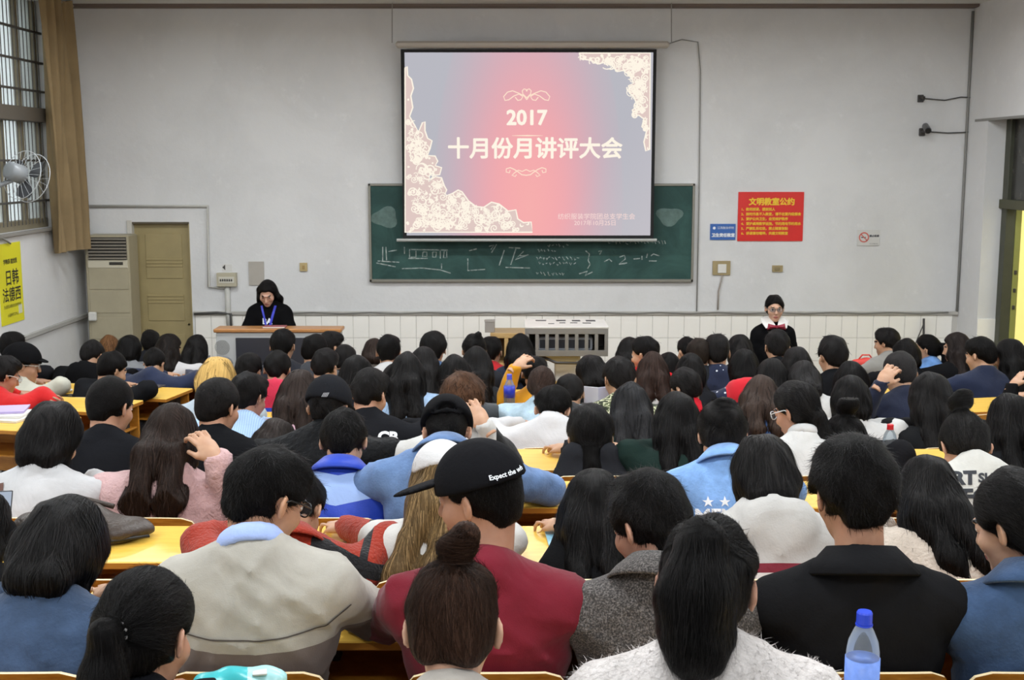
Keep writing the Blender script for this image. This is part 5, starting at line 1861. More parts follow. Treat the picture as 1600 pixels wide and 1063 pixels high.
# ------------------------------------------------------------------ row one
p_blond = person(690, 700, 1, 'long', 'person with long dark blonde hair and white cap behind maroon sweater', 'plain', '#e2e0dc', 'top', yaw=-14, pitch=14, sex='f', hair='#6b5638', cap=dict(col='#e6e5e6', brim=False, dome=.028, line=.03), length=.34, vol=.006, hair_swing=-1.6)
p_blond['cap'] = PEOPLE.pop('_cap')
p_longblk = person(927, 740, 1, 'long', 'person with very long straight black hair beside grey knit jacket', col='#0f0f11', part='top', yaw=6, pitch=12, sex='f', s=1.02, length=.42, vol=.006, spread=-.13, wide=.86)
p_hood = person(1195, 690, 1, 'bob', 'person with black bob in pale grey hoodie with maroon panel', 'plain', '#b9b7b4', 'hoodie', yaw=-4, pitch=22, sex='f', s=1.03, vol=.012, hood=True, wide=1.1,
                band=[dict(col='#7d2a38', f=lambda q: -.165 - q[:, 2]), dict(col='#d9d5d2', f=lambda q: np.minimum(.02 - abs(q[:, 2] + .215), .12 - abs(q[:, 0])))])
p_beige = person(1452, 722, 1, 'long', 'person with long black hair in beige fleece jacket', 'fleece', '#c4b7aa', 'fleece_jacket', yaw=14, pitch=24, sex='f', s=1.02, length=.20, vol=.008, wide=1.12, hair_swing=1.2)
p_orange = person(462, 742, 1, 'short', 'person in orange red jacket with black shoulder stripe', 'fleece', '#962d1b', 'jacket', yaw=10, pitch=30, wide=1.38, collar='big', depth=.22, dx=-.01,
                  band=[dict(col='#17171a', kind='plain', f=lambda q: np.minimum(abs(q[:, 0]) - .08, np.minimum(.026 - abs(q[:, 2] + .005 + .45 * (abs(q[:, 0]) - .14)), .08 - q[:, 1]))), dict(col='#17171a', kind='plain', f=lambda q: .013 - abs(q[:, 0] - .248))])
p_slump = person(1540, 846, 1, 'short', 'person in black jacket leaning low beside right edge', col='#141415', part='jacket', pitch=40, yaw=-10, wide=1.5, depth=.30, neck=.10, hand_at=(1492, 901), hand_side=-1, hand_d=3.88, elbow=(1.52, 3.86, 1.75))
p_dark_l = person(-34, 772, 1, 'long', 'person in black jacket holding phone at left edge', col='#131315', part='jacket', yaw=20, pitch=20, sex='f', hand_at=(2, 822), hand_side=1, hand_d=4.05)

# ------------------------------------------------------------------ row two
p_white = person(80, 637, 2, 'bob', 'person in white sweater with brown shoulder strap', 'knit', '#dcdcde', 'sweater', yaw=18, pitch=20, sex='f', s=1.10, vol=.010, wide=1.18, collar='small')
p_pink = person(268, 640, 2, 'long', 'person with long dark brown hair in pink hoodie raising right hand', 'fleece', '#c8a4a4', 'hoodie', yaw=8, pitch=14, sex='f', s=1.06, hair='#21150f', length=.30, vol=.010, hood=True, hand_at=(337, 716), hand_side=1, hand_d=4.62, wide=1.12)
p_bluej = person(536, 643, 2, 'short', 'person in bright blue jacket with pale back panel', 'shiny', '#2140b0', 'jacket', yaw=-2, pitch=20, s=1.05, collar='big', wide=1.05,
                 band=[dict(col='#93aee0', f=lambda q: np.minimum(np.minimum(.062 - abs(q[:, 2] + .080 - .25 * abs(q[:, 0])), .175 - abs(q[:, 0])), -q[:, 1])), dict(col='#15161a', f=lambda q: np.minimum(q[:, 0] - .19, -.13 - q[:, 2]))])
p_capden = person(698, 628, 2, 'buzz', 'person in denim jacket with black snapback cap', 'denim', '#5f7ba6', 'jacket', yaw=-3, pitch=30, s=1.06, collar='big', wide=1.3, spread=.10, depth=.24, neck=.11, cap=dict(col='#121214', brim=False, back_open=True, dome=.026, line=.024), skin='#c3957a')
p_capden['cap'] = PEOPLE.pop('_cap')
p_men = person(1130, 634, 2, 'bun', 'person in light blue denim jacket with white letters and messy bun', 'denim', '#789fd4', 'jacket', yaw=4, pitch=24, sex='f', s=1.08, collar='big', wide=1.2, neck=.12, bun_z=.05, bun_r=.045, vol=.008, skin='#c39578')
p_art = person(1510, 650, 2, 'bun', 'person with topknot in cream sweater with brush lettering', 'plain', '#dfddd6', 'sweater', yaw=-2, pitch=34, sex='f', s=1.12, wide=1.22, neck=.11, collar='small', bun_z=.128, bun_r=.040, skin='#bd8f75', hair='#0d0b0a')

# ------------------------------------------------------------------ row three
person(171, 590, 3, 'buzz', 'person in plain black tee in front of white sweater', col='#17181c', part='tee', yaw=22, pitch=10, s=1.14, vol=.006, collar='small', skin='#b98b70', wide=1.12)
person(339, 592, 3, 'buzz', 'person in black tee with shaved neck behind pink hoodie', col='#121316', part='tee', yaw=24, pitch=8, s=1.10, vol=.006, collar='small', skin='#c09276', wide=1.1)
person(430, 659, 3, 'long', 'person with dark brown hair bowed low behind cream sweater', col='#1a1a1d', part='top', yaw=8, pitch=30, sex='f', s=1.05, hair='#17100d', length=.2)
p_sequin = person(513, 594, 3, 'short', 'person in black glittering jacket wearing black cap', 'puffer', '#0f1012', 'jacket', yaw=12, pitch=12, s=1.08, cap=dict(col='#1b1c20', brim=True, dome=.026, line=.010), wide=1.2)
p_sequin['cap'] = PEOPLE.pop('_cap')
person(722, 588, 3, 'short', 'person with tousled brown hair in white jacket resting chin on hand', 'plain', '#dcdbd8', 'jacket', yaw=14, pitch=14, s=1.08, hair='#3d281a', vol=.010, hand_at=(757, 664), hand_side=1, hand_d=5.42, wide=1.05,
       band=[dict(col='#141416', f=lambda q: np.minimum(q[:, 0] - .17, q[:, 2] + .16))])
person(923, 640, 3, 'lowpony', 'person with thick curly low ponytail in charcoal top', col='#232428', part='top', yaw=2, pitch=10, sex='f', s=1.14, vol=.012, length=.18, spread=-.14, wide=.82)
person(1060, 618, 3, 'long', 'person with long smooth black hair in dark green coat by green bottle', 'plain', '#1c2c28', 'coat', yaw=10, pitch=10, sex='f', s=1.06, length=.36, vol=.006)
p_pg = person(1246, 598, 3, 'lowpony', 'person with white framed glasses and low ponytail in white shirt', 'plain', '#e4e3e1', 'shirt', yaw=-42, pitch=12, sex='f', s=1.08, glasses='#d9dce0', length=.14, skin='#b98a70', shirt='#dedede')
person(1322, 652, 3, 'bun', 'person with round black bun in dark top behind wavy hair', col='#18181b', part='top', yaw=-6, pitch=12, sex='f', s=1.12, vol=.004, bun_r=.044, skin='#b48870')
person(1581, 618, 3, 'long', 'person with straight black hair right of topknot sweater', col='#17181b', part='top', yaw=-4, pitch=10, sex='f', s=1.06, length=.3)

# ------------------------------------------------------------------ row four
person(387, 584, 4, 'short', 'person with ear showing in pale blue shirt', 'stripe', '#9db9dd', 'shirt', yaw=26, pitch=12, s=1.06, collar='big', skin='#c0917a')
person(467, 580, 4, 'long', 'person with long dark brown hair over pink top', 'plain', '#cfa9b8', 'top', yaw=6, pitch=10, sex='f', s=1.05, hair='#1d1410', length=.36)
p_blkprint = person(577, 578, 4, 'short', 'person in black jacket with white shoulder print', col='#191a1e', part='jacket', yaw=22, pitch=14, s=1.10, collar='big', wide=1.35, skin='#c39478')
person(864, 607, 4, 'short', 'person slumped forward in plain white tee', 'plain', '#e2e1e3', 'tee', yaw=12, pitch=34, s=1.06, wide=1.35, depth=.30, neck=.11, skin='#c49a80', vol=.004)
person(985, 600, 4, 'half', 'person with long greyish black hair half tied in green coat', 'plain', '#1e2f2c', 'coat', yaw=-6, pitch=10, sex='f', s=1.06, hair='#141416', length=.34)
p_strap = person(1190, 592, 4, 'long', 'person with brown hair in blue denim with cream bag strap', 'denim', '#5b7fbd', 'jacket', yaw=20, pitch=22, sex='f', s=1.04, hair='#20150f', length=.12, vol=.004)
person(1330, 590, 4, 'bob', 'person with black bob in white top left of navy jacket', 'plain', '#e0dfdd', 'top', yaw=6, pitch=12, sex='f', s=1.04, vol=.004)
person(1455, 588, 4, 'long', 'person with very long black hair and yellow print beside topknot', 'plain', '#1a1b1d', 'top', yaw=-4, pitch=12, sex='f', s=1.10, length=.36, vol=.012)

# ------------------------------------------------------------------ row five
person(338, 563, 5, 'bob', 'person with blonde dyed hair in pale blue jacket', 'plain', '#c3d2de', 'jacket', yaw=6, pitch=18, sex='f', s=1.08, hair='#947844', vol=.010, wide=1.15)
person(557, 558, 5, 'bob', 'person with wide black bob behind black cap', col='#1c1d22', part='top', yaw=8, pitch=10, sex='f', s=1.06, vol=.004)
person(617, 570, 5, 'lowpony', 'person with short ponytail in pale denim jacket', 'denim', '#c3d3e0', 'jacket', yaw=6, pitch=16, sex='f', length=.1, hair='#15100e', wide=1.1)
person(636, 552, 5, 'long', 'person with long black hair over light blue denim', 'denim', '#9db9da', 'jacket', yaw=4, pitch=10, sex='f', length=.28, dx=.05)
person(711, 556, 5, 'bob', 'person with black bob behind tousled brown hair', col='#3c4044', part='top', yaw=6, pitch=10, sex='f', s=1.04)
person(846, 575, 5, 'lowpony', 'person with brown ponytail in pale blue denim by blue capped bottle', 'denim', '#a5bccb', 'jacket', yaw=8, pitch=18, sex='f', hair='#2b1e18', s=.96, length=.1)
person(890, 587, 5, 'buzz', 'person with close cropped hair in dark grey tee', 'plain', '#3a3a3c', 'tee', yaw=-2, pitch=22, vol=.006)
person(968, 559, 5, 'short', 'person in green camouflage jacket', 'camo', '#4b5238', 'jacket', yaw=-14, pitch=10, s=1.08, wide=1.1)
person(1072, 577, 5, 'bun', 'person in red and black jacket with low bun looking left', 'plain', '#17171a', 'jacket', yaw=-40, pitch=14, sex='f', bun_z=.0, bun_r=.04, band=[dict(col='#b8202c', f=lambda q: .022 - abs(q[:, 0] - .04))])
person(1207, 562, 5, 'bob', 'person with dark hair in black top behind denim bag strap', col='#191a1d', part='top', pitch=10, sex='f')
person(1256, 567, 5, 'bob', 'person with black hair and bright white shirt behind white glasses', 'plain', '#e6e6e4', 'shirt', yaw=10, pitch=30, sex='f', wide=1.2, depth=.26)
person(1331, 566, 5, 'bob', 'person with neat black bob left of cropped navy jacket', col='#17181b', part='top', pitch=8, sex='f')
person(1408, 551, 5, 'buzz', 'person with cropped hair in navy jacket rubbing neck with left hand', 'plain', '#23283a', 'jacket', yaw=-6, pitch=16, s=1.10, hair='#151313', vol=.006, hand_at=(1377, 598), hand_side=-1, hand_d=6.98, wide=1.15, collar='big')

# ------------------------------------------------------------------ row six
person(387, 553, 6, 'short', 'person in dark jacket with white collar behind pale blue shirt', 'plain', '#1d1f26', 'jacket', yaw=6, pitch=10, shirt='#d9dce2')
person(433, 550, 6, 'fade', 'person in blue jacket with red hood', 'plain', '#2540a8', 'jacket', yaw=2, pitch=12, hood=True, band=[dict(col='#c02c48', f=lambda q: np.minimum(q[:, 2] + .15, .13 - abs(q[:, 0])))])
person(507, 546, 6, 'short', 'person in charcoal jacket with right ear showing before black cap', 'plain', '#26272c', 'jacket', yaw=18, pitch=10)
person(661, 543, 6, 'long', 'person with long black hair in white top near chalkboard centre', 'plain', '#dfdedc', 'top', yaw=6, pitch=8, sex='f', length=.2)
person(744, 543, 6, 'long', 'person with long dark hair in black and grey jacket', 'plain', '#2b2d30', 'jacket', yaw=8, pitch=8, sex='f', s=1.05, length=.3, band=[dict(col='#7b8280', f=lambda q: np.minimum(q[:, 0] - .1, -.12 - q[:, 2]))])
person(836, 558, 6, 'short', 'person in mustard jacket raising left hand', 'plain', '#c98c16', 'jacket', yaw=4, pitch=14, hand_at=(806, 573), hand_side=-1, hand_d=7.82)
person(926, 558, 6, 'bob', 'person in black bending behind standing white book', col='#121214', part='top', yaw=-24, pitch=16, roll=-14, sex='f', vol=.008, wide=1.1)
person(1020, 552, 6, 'long', 'person with brown hair in white jacket behind camouflage', 'plain', '#e1e0df', 'jacket', yaw=4, pitch=10, sex='f', hair='#241610', length=.14)
person(1079, 554, 6, 'bob', 'person with black bob behind red and black jacket', col='#1b1c20', part='top', pitch=10, sex='f')
person(1163, 547, 6, 'bob', 'person in navy star jacket with red hood', 'dots', '#1f2740', 'jacket', yaw=4, pitch=10, sex='f', hood=True, band=[dict(col='#c8202e', kind='plain', f=lambda q: np.minimum(np.minimum(q[:, 2] + .12, -.03 - q[:, 1]), .14 - abs(q[:, 0])))])
person(1246, 545, 6, 'bob', 'person with short round hair right of standing blazer', col='#15161a', part='top', pitch=10, sex='f', vol=.004)
person(1302, 527, 6, 'short', 'person sitting tall in plain black jacket right of standing blazer', col='#141518', part='jacket', yaw=-10, pitch=4, s=1.04, vol=.006)

# ------------------------------------------------------------------ rows seven and eight
person(441, 515, 7, 'short', 'person with both ears showing in front of lectern', col='#2a2c33', part='jacket', pitch=4)
person(491, 523, 7, 'fade', 'person with faded sides in grey jacket beside lectern', 'plain', '#3c3f45', 'jacket', yaw=24, pitch=6)
person(538, 540, 7, 'short', 'person with flat black hair low behind black bob', col='#202126', part='jacket', pitch=16)
person(607, 524, 7, 'short', 'person with white collar left of blue denim collar', 'plain', '#dcdcdc', 'shirt', yaw=4, pitch=6)
person(677, 521, 7, 'short', 'person with mushroom haircut in blue denim collar', 'denim', '#4f6f9a', 'jacket', yaw=-4, pitch=6, vol=.010)
person(741, 523, 7, 'bun', 'person with small side bun near shelf cabinet', col='#24252a', part='top', yaw=-6, pitch=8, sex='f', bun_z=.06, bun_r=.03)
person(1008, 527, 7, 'short', 'person with red scarf looking left by projector cage', col='#1b1b1e', part='coat', yaw=-55, pitch=6, sex='f', band=[dict(col='#c8232b', f=lambda q: q[:, 2] + .05)])
person(1045, 552, 7, 'bob', 'person with black bob right of brown hair', col='#202126', part='top', pitch=10, sex='f')
person(1093, 529, 7, 'short', 'person with brownish cropped hair beside thinning crown', 'plain', '#26282c', 'jacket', pitch=6, hair='#1d1611')
person(1121, 523, 7, 'short', 'person with thinning crown in navy dotted jacket', 'dots', '#1f2740', 'jacket', pitch=4, s=1.06)
person(1215, 516, 7, 'short', 'person with prominent ears in front of standing blazer', col='#17181b', part='jacket', pitch=6)
person(516, 518, 8, 'short', 'person looking right at end of lectern', col='#2c2e33', part='jacket', yaw=44, pitch=6)
person(585, 530, 8, 'bob', 'person with brown hair touching face near front', 'plain', '#55504c', 'top', yaw=10, pitch=10, sex='f', hair='#1f1510', s=.9)
person(767, 527, 8, 'short', 'person in bright red top near shelf cabinet', 'plain', '#b81f26', 'top', yaw=6, pitch=8, wide=1.1)
person(813, 522, 8, 'long', 'person with long black hair beside projector cage', col='#1f2433', part='top', pitch=6, sex='f', length=.2)
person(984, 528, 8, 'long', 'person with long black hair right of projector cage', col='#1a1a1e', part='top', yaw=6, pitch=8, sex='f', length=.2)
person(1075, 528, 8, 'short', 'person with narrow black hair below blue plate', col='#222327', part='jacket', yaw=-20, pitch=8, s=.95)
person(1156, 523, 8, 'bob', 'person with smooth black hair below red poster', col='#1d1e22', part='top', pitch=8, sex='f')

# ------------------------------------------------------------------ left block
person(2, 557, 'B', 'short', 'person in bright red jacket reaching along left desk', 'plain', '#c01a1c', 'jacket', yaw=42, pitch=12, s=1.04, glasses='#c9c6c2', hand_at=(94, 633), hand_side=1, hand_d=7.62, elbow=(-3.02, 7.68, 1.50), skin='#b08066')
p_beret = person(34, 541, 'C', 'short', 'person in black peaked cap and pale jacket at left', 'plain', '#bdbcae', 'jacket', yaw=66, pitch=2, s=1.10, cap=dict(col='#0e0e10', dome=.034, line=.032, peak=.06), glasses='#b9b4ac', skin='#b98d72', collar='big')
p_beret['cap'] = PEOPLE.pop('_cap')
person(174, 551, 'C', 'fade', 'person with cropped hair looking right near left aisle', col='#17181b', part='jacket', yaw=42, pitch=14, s=1.04)
person(143, 533, 'D', 'fade', 'person in bulky black hooded jacket in left block', col='#0e0e10', part='jacket', yaw=14, pitch=20, wide=1.3, hood=True, cloth='plain')
person(240, 546, 'D', 'short', 'person in navy quilted jacket bent over left desk', 'plain', '#1f2842', 'jacket', yaw=6, pitch=26, s=.94, wide=1.3, depth=.26)
person(17, 519, 'D', 'short', 'person with black hair behind peaked cap', col='#1a1a1d', part='jacket', yaw=20, pitch=6)
person(201, 524, 'E', 'bob', 'person with round black bob in grey top', 'plain', '#7b7d80', 'top', yaw=10, pitch=8, sex='f')
person(264, 522, 'E', 'half', 'person with wavy dark hair in white top before mustard door', 'plain', '#dcdadb', 'top', yaw=30, pitch=8, sex='f', hair='#17110e', length=.16)
person(234, 516, 'F', 'short', 'person with short black hair before mustard door', col='#202126', part='jacket', yaw=-4, pitch=4, s=.95)
person(171, 524, 'F', 'bob', 'person with light brown hair before air conditioner', col='#2b2a2c', part='top', yaw=10, pitch=6, sex='f', hair='#5a3d24', s=.9)
person(307, 524, 'F', 'long', 'person with long straight black hair left of lectern', 'plain', '#6f7276', 'top', yaw=12, pitch=6, sex='f', length=.24)

# ------------------------------------------------------------------ right block
person(1533, 527, 'R', 'short', 'person in navy jacket looking left before doorway', 'plain', '#20273c', 'jacket', yaw=-34, pitch=8, s=1.06, wide=1.2, collar='big')
person(1578, 531, 'R', 'long', 'person with long black hair before bright doorway', col='#15161a', part='top', yaw=-40, pitch=8, sex='f', s=1.05, length=.25)
person(1632, 560, 'Q', 'short', 'person in black sleeve resting hand on chair at right edge', col='#121214', part='jacket', yaw=-30, pitch=10, hand_at=(1582, 602), hand_side=-1, hand_d=7.75)
person(1496, 520, 'S', 'long', 'person with long dark brown hair in black coat looking left', col='#0f0f11', part='coat', yaw=-50, pitch=4, sex='f', hair='#150e0c', length=.22, wide=1.2)
person(1416, 529, 'S', 'bob', 'person with black bowl haircut in black top', col='#131316', part='top', yaw=-10, pitch=6, sex='f')
person(1386, 513, 'T', 'short', 'person in grey shirt looking left near front right', 'plain', '#86847f', 'shirt', yaw=-48, pitch=4, collar='big', vol=.004)
person(1449, 523, 'T', 'pony', 'person with red hair tie in blue denim looking left', 'denim', '#5f87bd', 'jacket', yaw=-58, pitch=2, sex='f', length=.1)

# ------------------------------------------------------------------ chairs and desks
M_PLY = wood('plywood_orange', '#c98a34', '#a8681f', 0.35, (3, 3, 16))
M_PLYEDGE = simple('plywood_edge', '#e6d2a8', 0.5)
M_DTOP = wood('desk_yellow', '#efc65c', '#e3b244', 0.28, (1.2, 10, 10))
M_DEDGE = simple('desk_edge', '#b5782a', 0.45)
M_LEG = simple('bench_steel', '#2c2b2b', 0.5)
def chair_meshes():
    nx, nz = 12, 8
    v, f, mi = [], [], []
    for side in (0, 1):
        for i in range(nx + 1):
            a = -1 + 2 * i / nx
            ztop = .80 - .020 * a * a - .055 * max(0, abs(a) - .7) ** 2 / .09
            for j in range(nz + 1):
                t = j / nz
                z = .45 + (ztop - .45) * t
                y = .052 * a * a - .085 * t + .085 + (.012 if side else 0)
                v.append((a * .215, y - .01, z))
    n1 = (nx + 1) * (nz + 1)
    for side in (0, 1):
        for i in range(nx):
            for j in range(nz):
                a = side * n1 + i * (nz + 1) + j
                q = (a, a + nz + 1, a + nz + 2, a + 1)
                f.append(q if not side else q[::-1]); mi.append(0)
    ring = [(i, nz) for i in range(nx + 1)]
    for i in range(nx):
        a, b = i * (nz + 1) + nz, (i + 1) * (nz + 1) + nz
        f.append((a, b, b + n1, a + n1)); mi.append(1)
        a, b = i * (nz + 1), (i + 1) * (nz + 1)
        f.append((b, a, a + n1, b + n1)); mi.append(1)
    for j in range(nz):
        a = j; f.append((a, a + 1, a + 1 + n1, a + n1)); mi.append(1)
        a = nx * (nz + 1) + j; f.append((a + 1, a, a + n1, a + 1 + n1)); mi.append(1)
    m = MB(); m.v = v; m.f = f; m.mi = mi
    back = m.mesh('backrest', [M_PLY, M_PLYEDGE], smooth=False)
    m = MB(); v = []
    for side in (0, 1):
        for i in range(9):
            a = -1 + i / 4
            for j in range(7):
                t = j / 6
                v.append((a * .205 * (1 - .06 * t * t), .09 + .34 * t, .43 + .015 * a * a - .03 * max(0, t - .7) - (.012 if side else 0) + .008 * (1 - t)))
    fs = []
    for side in (0, 1):
        for i in range(8):
            for j in range(6):
                a = side * 63 + i * 7 + j
                q = (a, a + 1, a + 8, a + 7)
                fs.append(q if side else q[::-1])
    for i in range(8):
        for j in (0, 6):
            a, b = i * 7 + j, (i + 1) * 7 + j
            fs.append((a, b, b + 63, a + 63))
    for j in range(6):
        for i in (0, 8):
            a, b = i * 7 + j, i * 7 + j + 1
            fs.append((a, b, b + 63, a + 63))
    m.add(v, fs)
    seat = m.mesh('seat', M_PLY)
    br = MB().box(-.03, .03, .06, .085, .30, .62, .004).box(-.03, .03, .06, .36, .395, .415, .004).mesh('bracket', M_LEG)
    post = MB().box(-.025, .025, .10, .16, .0, .40, .004).mesh('post', M_LEG)
    foot = MB().box(-.06, .06, .04, .24, .0, .012, .003).mesh('foot_plate', M_LEG)
    return [('backrest', back), ('seat', seat), ('bracket', br), ('post', post), ('foot_plate', foot)]
CH = chair_meshes()
ORD = {-1: 'nearest', 0: 'second', 1: 'third', 2: 'fourth', 3: 'fifth', 4: 'sixth', 5: 'seventh', 6: 'eighth', 7: 'ninth', 8: 'tenth'}
NUMW = ['first', 'second', 'third', 'fourth', 'fifth', 'sixth', 'seventh', 'eighth', 'ninth', 'tenth', 'eleventh', 'twelfth', 'thirteenth']
LWORD = {'A': 'rearmost', 'B': 'second', 'C': 'third', 'D': 'fourth', 'E': 'fifth', 'F': 'foremost'}
RWORD = {'Q': 'rearmost', 'R': 'second', 'S': 'third', 'T': 'foremost'}
def put_chair(x, y, z, ang, label):
    t = thing('auditorium_chair', label, 'chair', (x, y, z), -ang, 'plywood chairs in the rows')
    for n, me in CH:
        link(n, me, t)
def chairs_for(row, lo, hi, where):
    xs = sorted(x for rw, x, a in SEATED if rw == row)
    keep = []
    for x in xs:
        if not keep or x - keep[-1] > .42: keep.append(x)
    full = list(keep)
    edges = [lo - .25] + keep + [hi + .25]
    for a, b in zip(edges[:-1], edges[1:]):
        g = b - a
        n = int((g - .47) // .47) if g >= .94 else 0
        for i in range(n):
            full.append(a + g * (i + 1) / (n + 1))
    full.sort()
    ok = []
    for x in full:
        y, z, ang = row_info(row, x)
        if abs(x) - .3 > y * 800 / 1900: continue
        ok.append(x)
    for i, x in enumerate(ok):
        y, z, ang = row_info(row, x)
        put_chair(x, y, z, ang, 'curved plywood chair, %s from the left in %s' % (NUMW[i], where))
for k in range(0, 9):
    chairs_for(k, -1.75, 2.1, 'the %s central row counted from the camera' % ORD[k])
for k in 'ABCDEF':
    chairs_for(k, -3.7, LROW[k][0] - .1, 'the %s left row' % LWORD[k])
for k in 'QRST':
    chairs_for(k, 2.75, 4.0, 'the %s right row' % RWORD[k])
def put_desk(x0, x1, y, z, ang, label, pos):
    t = thing('desk', label, 'desk', pos, -ang, 'long yellow desks')
    m = MB().box(x0, x1, .33, .74, .715, .742, .004)
    # upper face and bevels yellow, sides orange brown
    zs_ = [max(m.v[i][2] for i in f) - min(m.v[i][2] for i in f) for f in m.f]
    m.mi = [0 if (min(m.v[i][2] for i in f) > .735) else 1 for f in m.f]
    m.local('tabletop', [M_DTOP, M_DEDGE], t)
    MB().box(x0 + .02, x1 - .02, .70, .715, .40, .715, .003).local('front_panel', M_PLY, t)
    MB().box(x0 + .03, x1 - .03, .42, .70, .56, .572, .002).local('book_shelf', M_PLY, t)
    n = max(2, int((x1 - x0) / 1.1) + 1)
    for i in range(n):
        x = x0 + .08 + (x1 - x0 - .16) * i / (n - 1)
        MB().box(x - .02, x + .02, .60, .66, 0, .715, .004).box(x - .02, x + .02, .40, .60, .675, .715, .004).box(x - .025, x + .025, .45, .72, 0, .015, .003).local('leg', M_LEG, t)
for k in range(-1, 9):
    put_desk(-1.95, 2.25, 0, 0, 0, 'long yellow desk of the %s central row from the camera' % ORD[k], (0, ROWD[k], ROWF[k]))
for k in 'ABCDE':
    xr, y, f_ = LROW[k]
    put_desk(-1.32, 0.0, 0, 0, FAN, 'yellow desk of the %s left row, turned toward the middle' % LWORD[k], (xr, y, f_))
for k in 'QRS':
    xr, y, f_ = RROW[k]
    put_desk(0.0, 1.45, 0, 0, -FAN, 'yellow desk of the %s right row, turned toward the middle' % RWORD[k], (xr, y, f_))

# ------------------------------------------------------------------ things on the desks
def bottle(px, Y, row, h, label, cap, liquid, fill, wrap, text=None, dia=.066, ribs=False):
    z0 = ROWF[row] + .742
    x = atY(px, 800, Y)[0]
    t = thing('water_bottle', label, 'bottle', (x, Y, z0), 0, 'drink bottles')
    R_ = dia / 2
    prof = [(.0, .0), (R_ * .85, .0), (R_, .012), (R_, h * .30)]
    for i in range(7):
        zz = h * (.30 + .36 * (i + 1) / 7)
        prof += [(R_ * (.955 if ribs else .985), zz - h * .025), (R_ * (1 - .05 * (i / 6) ** 2), zz)]
    prof += [(R_ * .86, h * .74), (R_ * .60, h * .83), (R_ * .42, h * .88), (R_ * .40, h * .90)]
    MB().lathe([(r_, z) for r_, z in prof] , (0, 0, 0), 28).local('shell', thin_glass('bottle_clear', '#e6edf2', .10), t, smooth=True)
    lp = [(R_ * .80, .004), (R_ * .95, .014), (R_ * .95, h * fill)]
    MB().lathe(lp, (0, 0, 0), 24).local('liquid', thin_glass('liquid' + liquid, liquid), t, smooth=True)
    cp = []
    MB().lathe([(R_ * .46, h * .895), (R_ * .46, h * .985), (R_ * .40, h * 1.0)], (0, 0, 0), 24).local('cap', simple('cap' + cap, cap, 0.4), t, smooth=False)
    MB().lathe([(R_ * .50, h * .878), (R_ * .50, h * .892)], (0, 0, 0), 24).local('neck_ring', simple('cap' + cap, cap, 0.4), t)
    if wrap:
        wcol, w0, w1 = wrap
        lab = MB().lathe([(R_ * 1.012, h * w0), (R_ * 1.012, h * w1)], (0, 0, 0), 32).local('label_wrap', simple('wrap' + wcol, wcol, 0.4, var=.25, vscale=18), t, smooth=True)
        if text:
            V, Fs = text_verts(text, R_ * .62, offset=.0006)
            MB().add([(R_ * 1.03 * math.sin(a / R_), -R_ * 1.03 * math.cos(a / R_), h * (w0 + w1) / 2 + b) for a, b in V], Fs).local('print', simple('print_white', '#e8ecf2', 0.6), lab)
    return t
bottle(1358, 2.52, -1, .262, 'clear water bottle with blue cap in foreground', '#2444cf', '#e4ecf4', .40, ('#6f92e2', .10, .60), '百岁泉', .074, True)
bottle(1088, 5.56, 3, .205, 'clear bottle of green drink with white cap', '#e3e6e4', '#5f9a6a', .42, ('#8fc09a', .26, .46), None, .064)
bottle(1385, 5.58, 3, .20, 'clear bottle with red cap right of black bun', '#c8202a', '#eadfd6', .55, None, None, .066)
bottle(796, 7.40, 5, .262, 'drink bottle with blue cap and blue wrap in middle rows', '#5a5fd0', '#d9c9a0', .6, ('#2a38b8', .45, .72), None, .07)

# papers on left desk
def on_left(row, px, py):
    xr, y, f_ = LROW[row]
    z = f_ + .742
    d = ray(px, py)
    return CAM + d * ((z - ZC) / d[2])
random.seed(2)
c = on_left('A', 14, 655)
for i, (cl, nm) in enumerate((('#d9d6cf', 'cream'), ('#e3e1dc', 'white'), ('#b9a9d6', 'lilac'))):
    t = thing('booklet', '%s booklet in the pile on rear left desk' % nm, 'booklet', (c[0] - .03 * i, c[1] + .05 * i, c[2] + .014 * i), -.25 + .22 * i)
    MB().box(-.17, .12, -.10, .10, .0, .012, .002).local('pages', simple('paper_' + nm, cl, 0.8, var=.05), t)
    MB().box(-.172, .122, -.102, .102, .012, .0135).local('cover', simple('cover_' + nm, cl, 0.6), t)
def phone(p, rz, label, col='#141417'):
    t = thing('mobile_phone', label, 'phone', tuple(p), rz)
    MB().box(-.038, .038, -.075, .075, 0, .008, .003).local('case', simple('phone_case', col, 0.4), t)
    MB().box(-.034, .034, -.068, .068, .008, .0085).local('screen', simple('phone_screen', '#101116', 0.08), t)
c = on_left('C', 114, 620)
phone(c, 1.0, 'black phone lying on left desk beside white earphone case')
c = on_left('C', 108, 613)
t = thing('earphone_case', 'white earphone case on left desk beyond black phone', 'case', tuple(c))
MB().lathe([(.012, 0), (.024, .006), (.026, .014), (.022, .022), (.010, .026)], (0, 0, 0), 18).local('case', simple('case_white', '#e4e2df', 0.4), t, smooth=True)
MB().lathe([(.0266, .0132), (.0266, .0148)], (0, 0, 0), 18).local('seam', simple('case_seam', '#b4b2af', 0.5), t)
c = on_left('C', 228, 605)
t = thing('tablet', 'dark tablet lying on left desk by navy jacket', 'tablet', tuple(c), -.3)
MB().box(-.12, .12, -.08, .08, 0, .009, .003).local('case', simple('tablet_case', '#3a3a3e', 0.4), t)
MB().box(-.11, .11, -.07, .07, .009, .0095).local('screen', simple('tablet_screen', '#4a4b50', 0.15), t)
def on_row(k, px, py):
    z = ROWF[k] + .742
    d = ray(px, py)
    return CAM + d * ((z - ZC) / d[2])
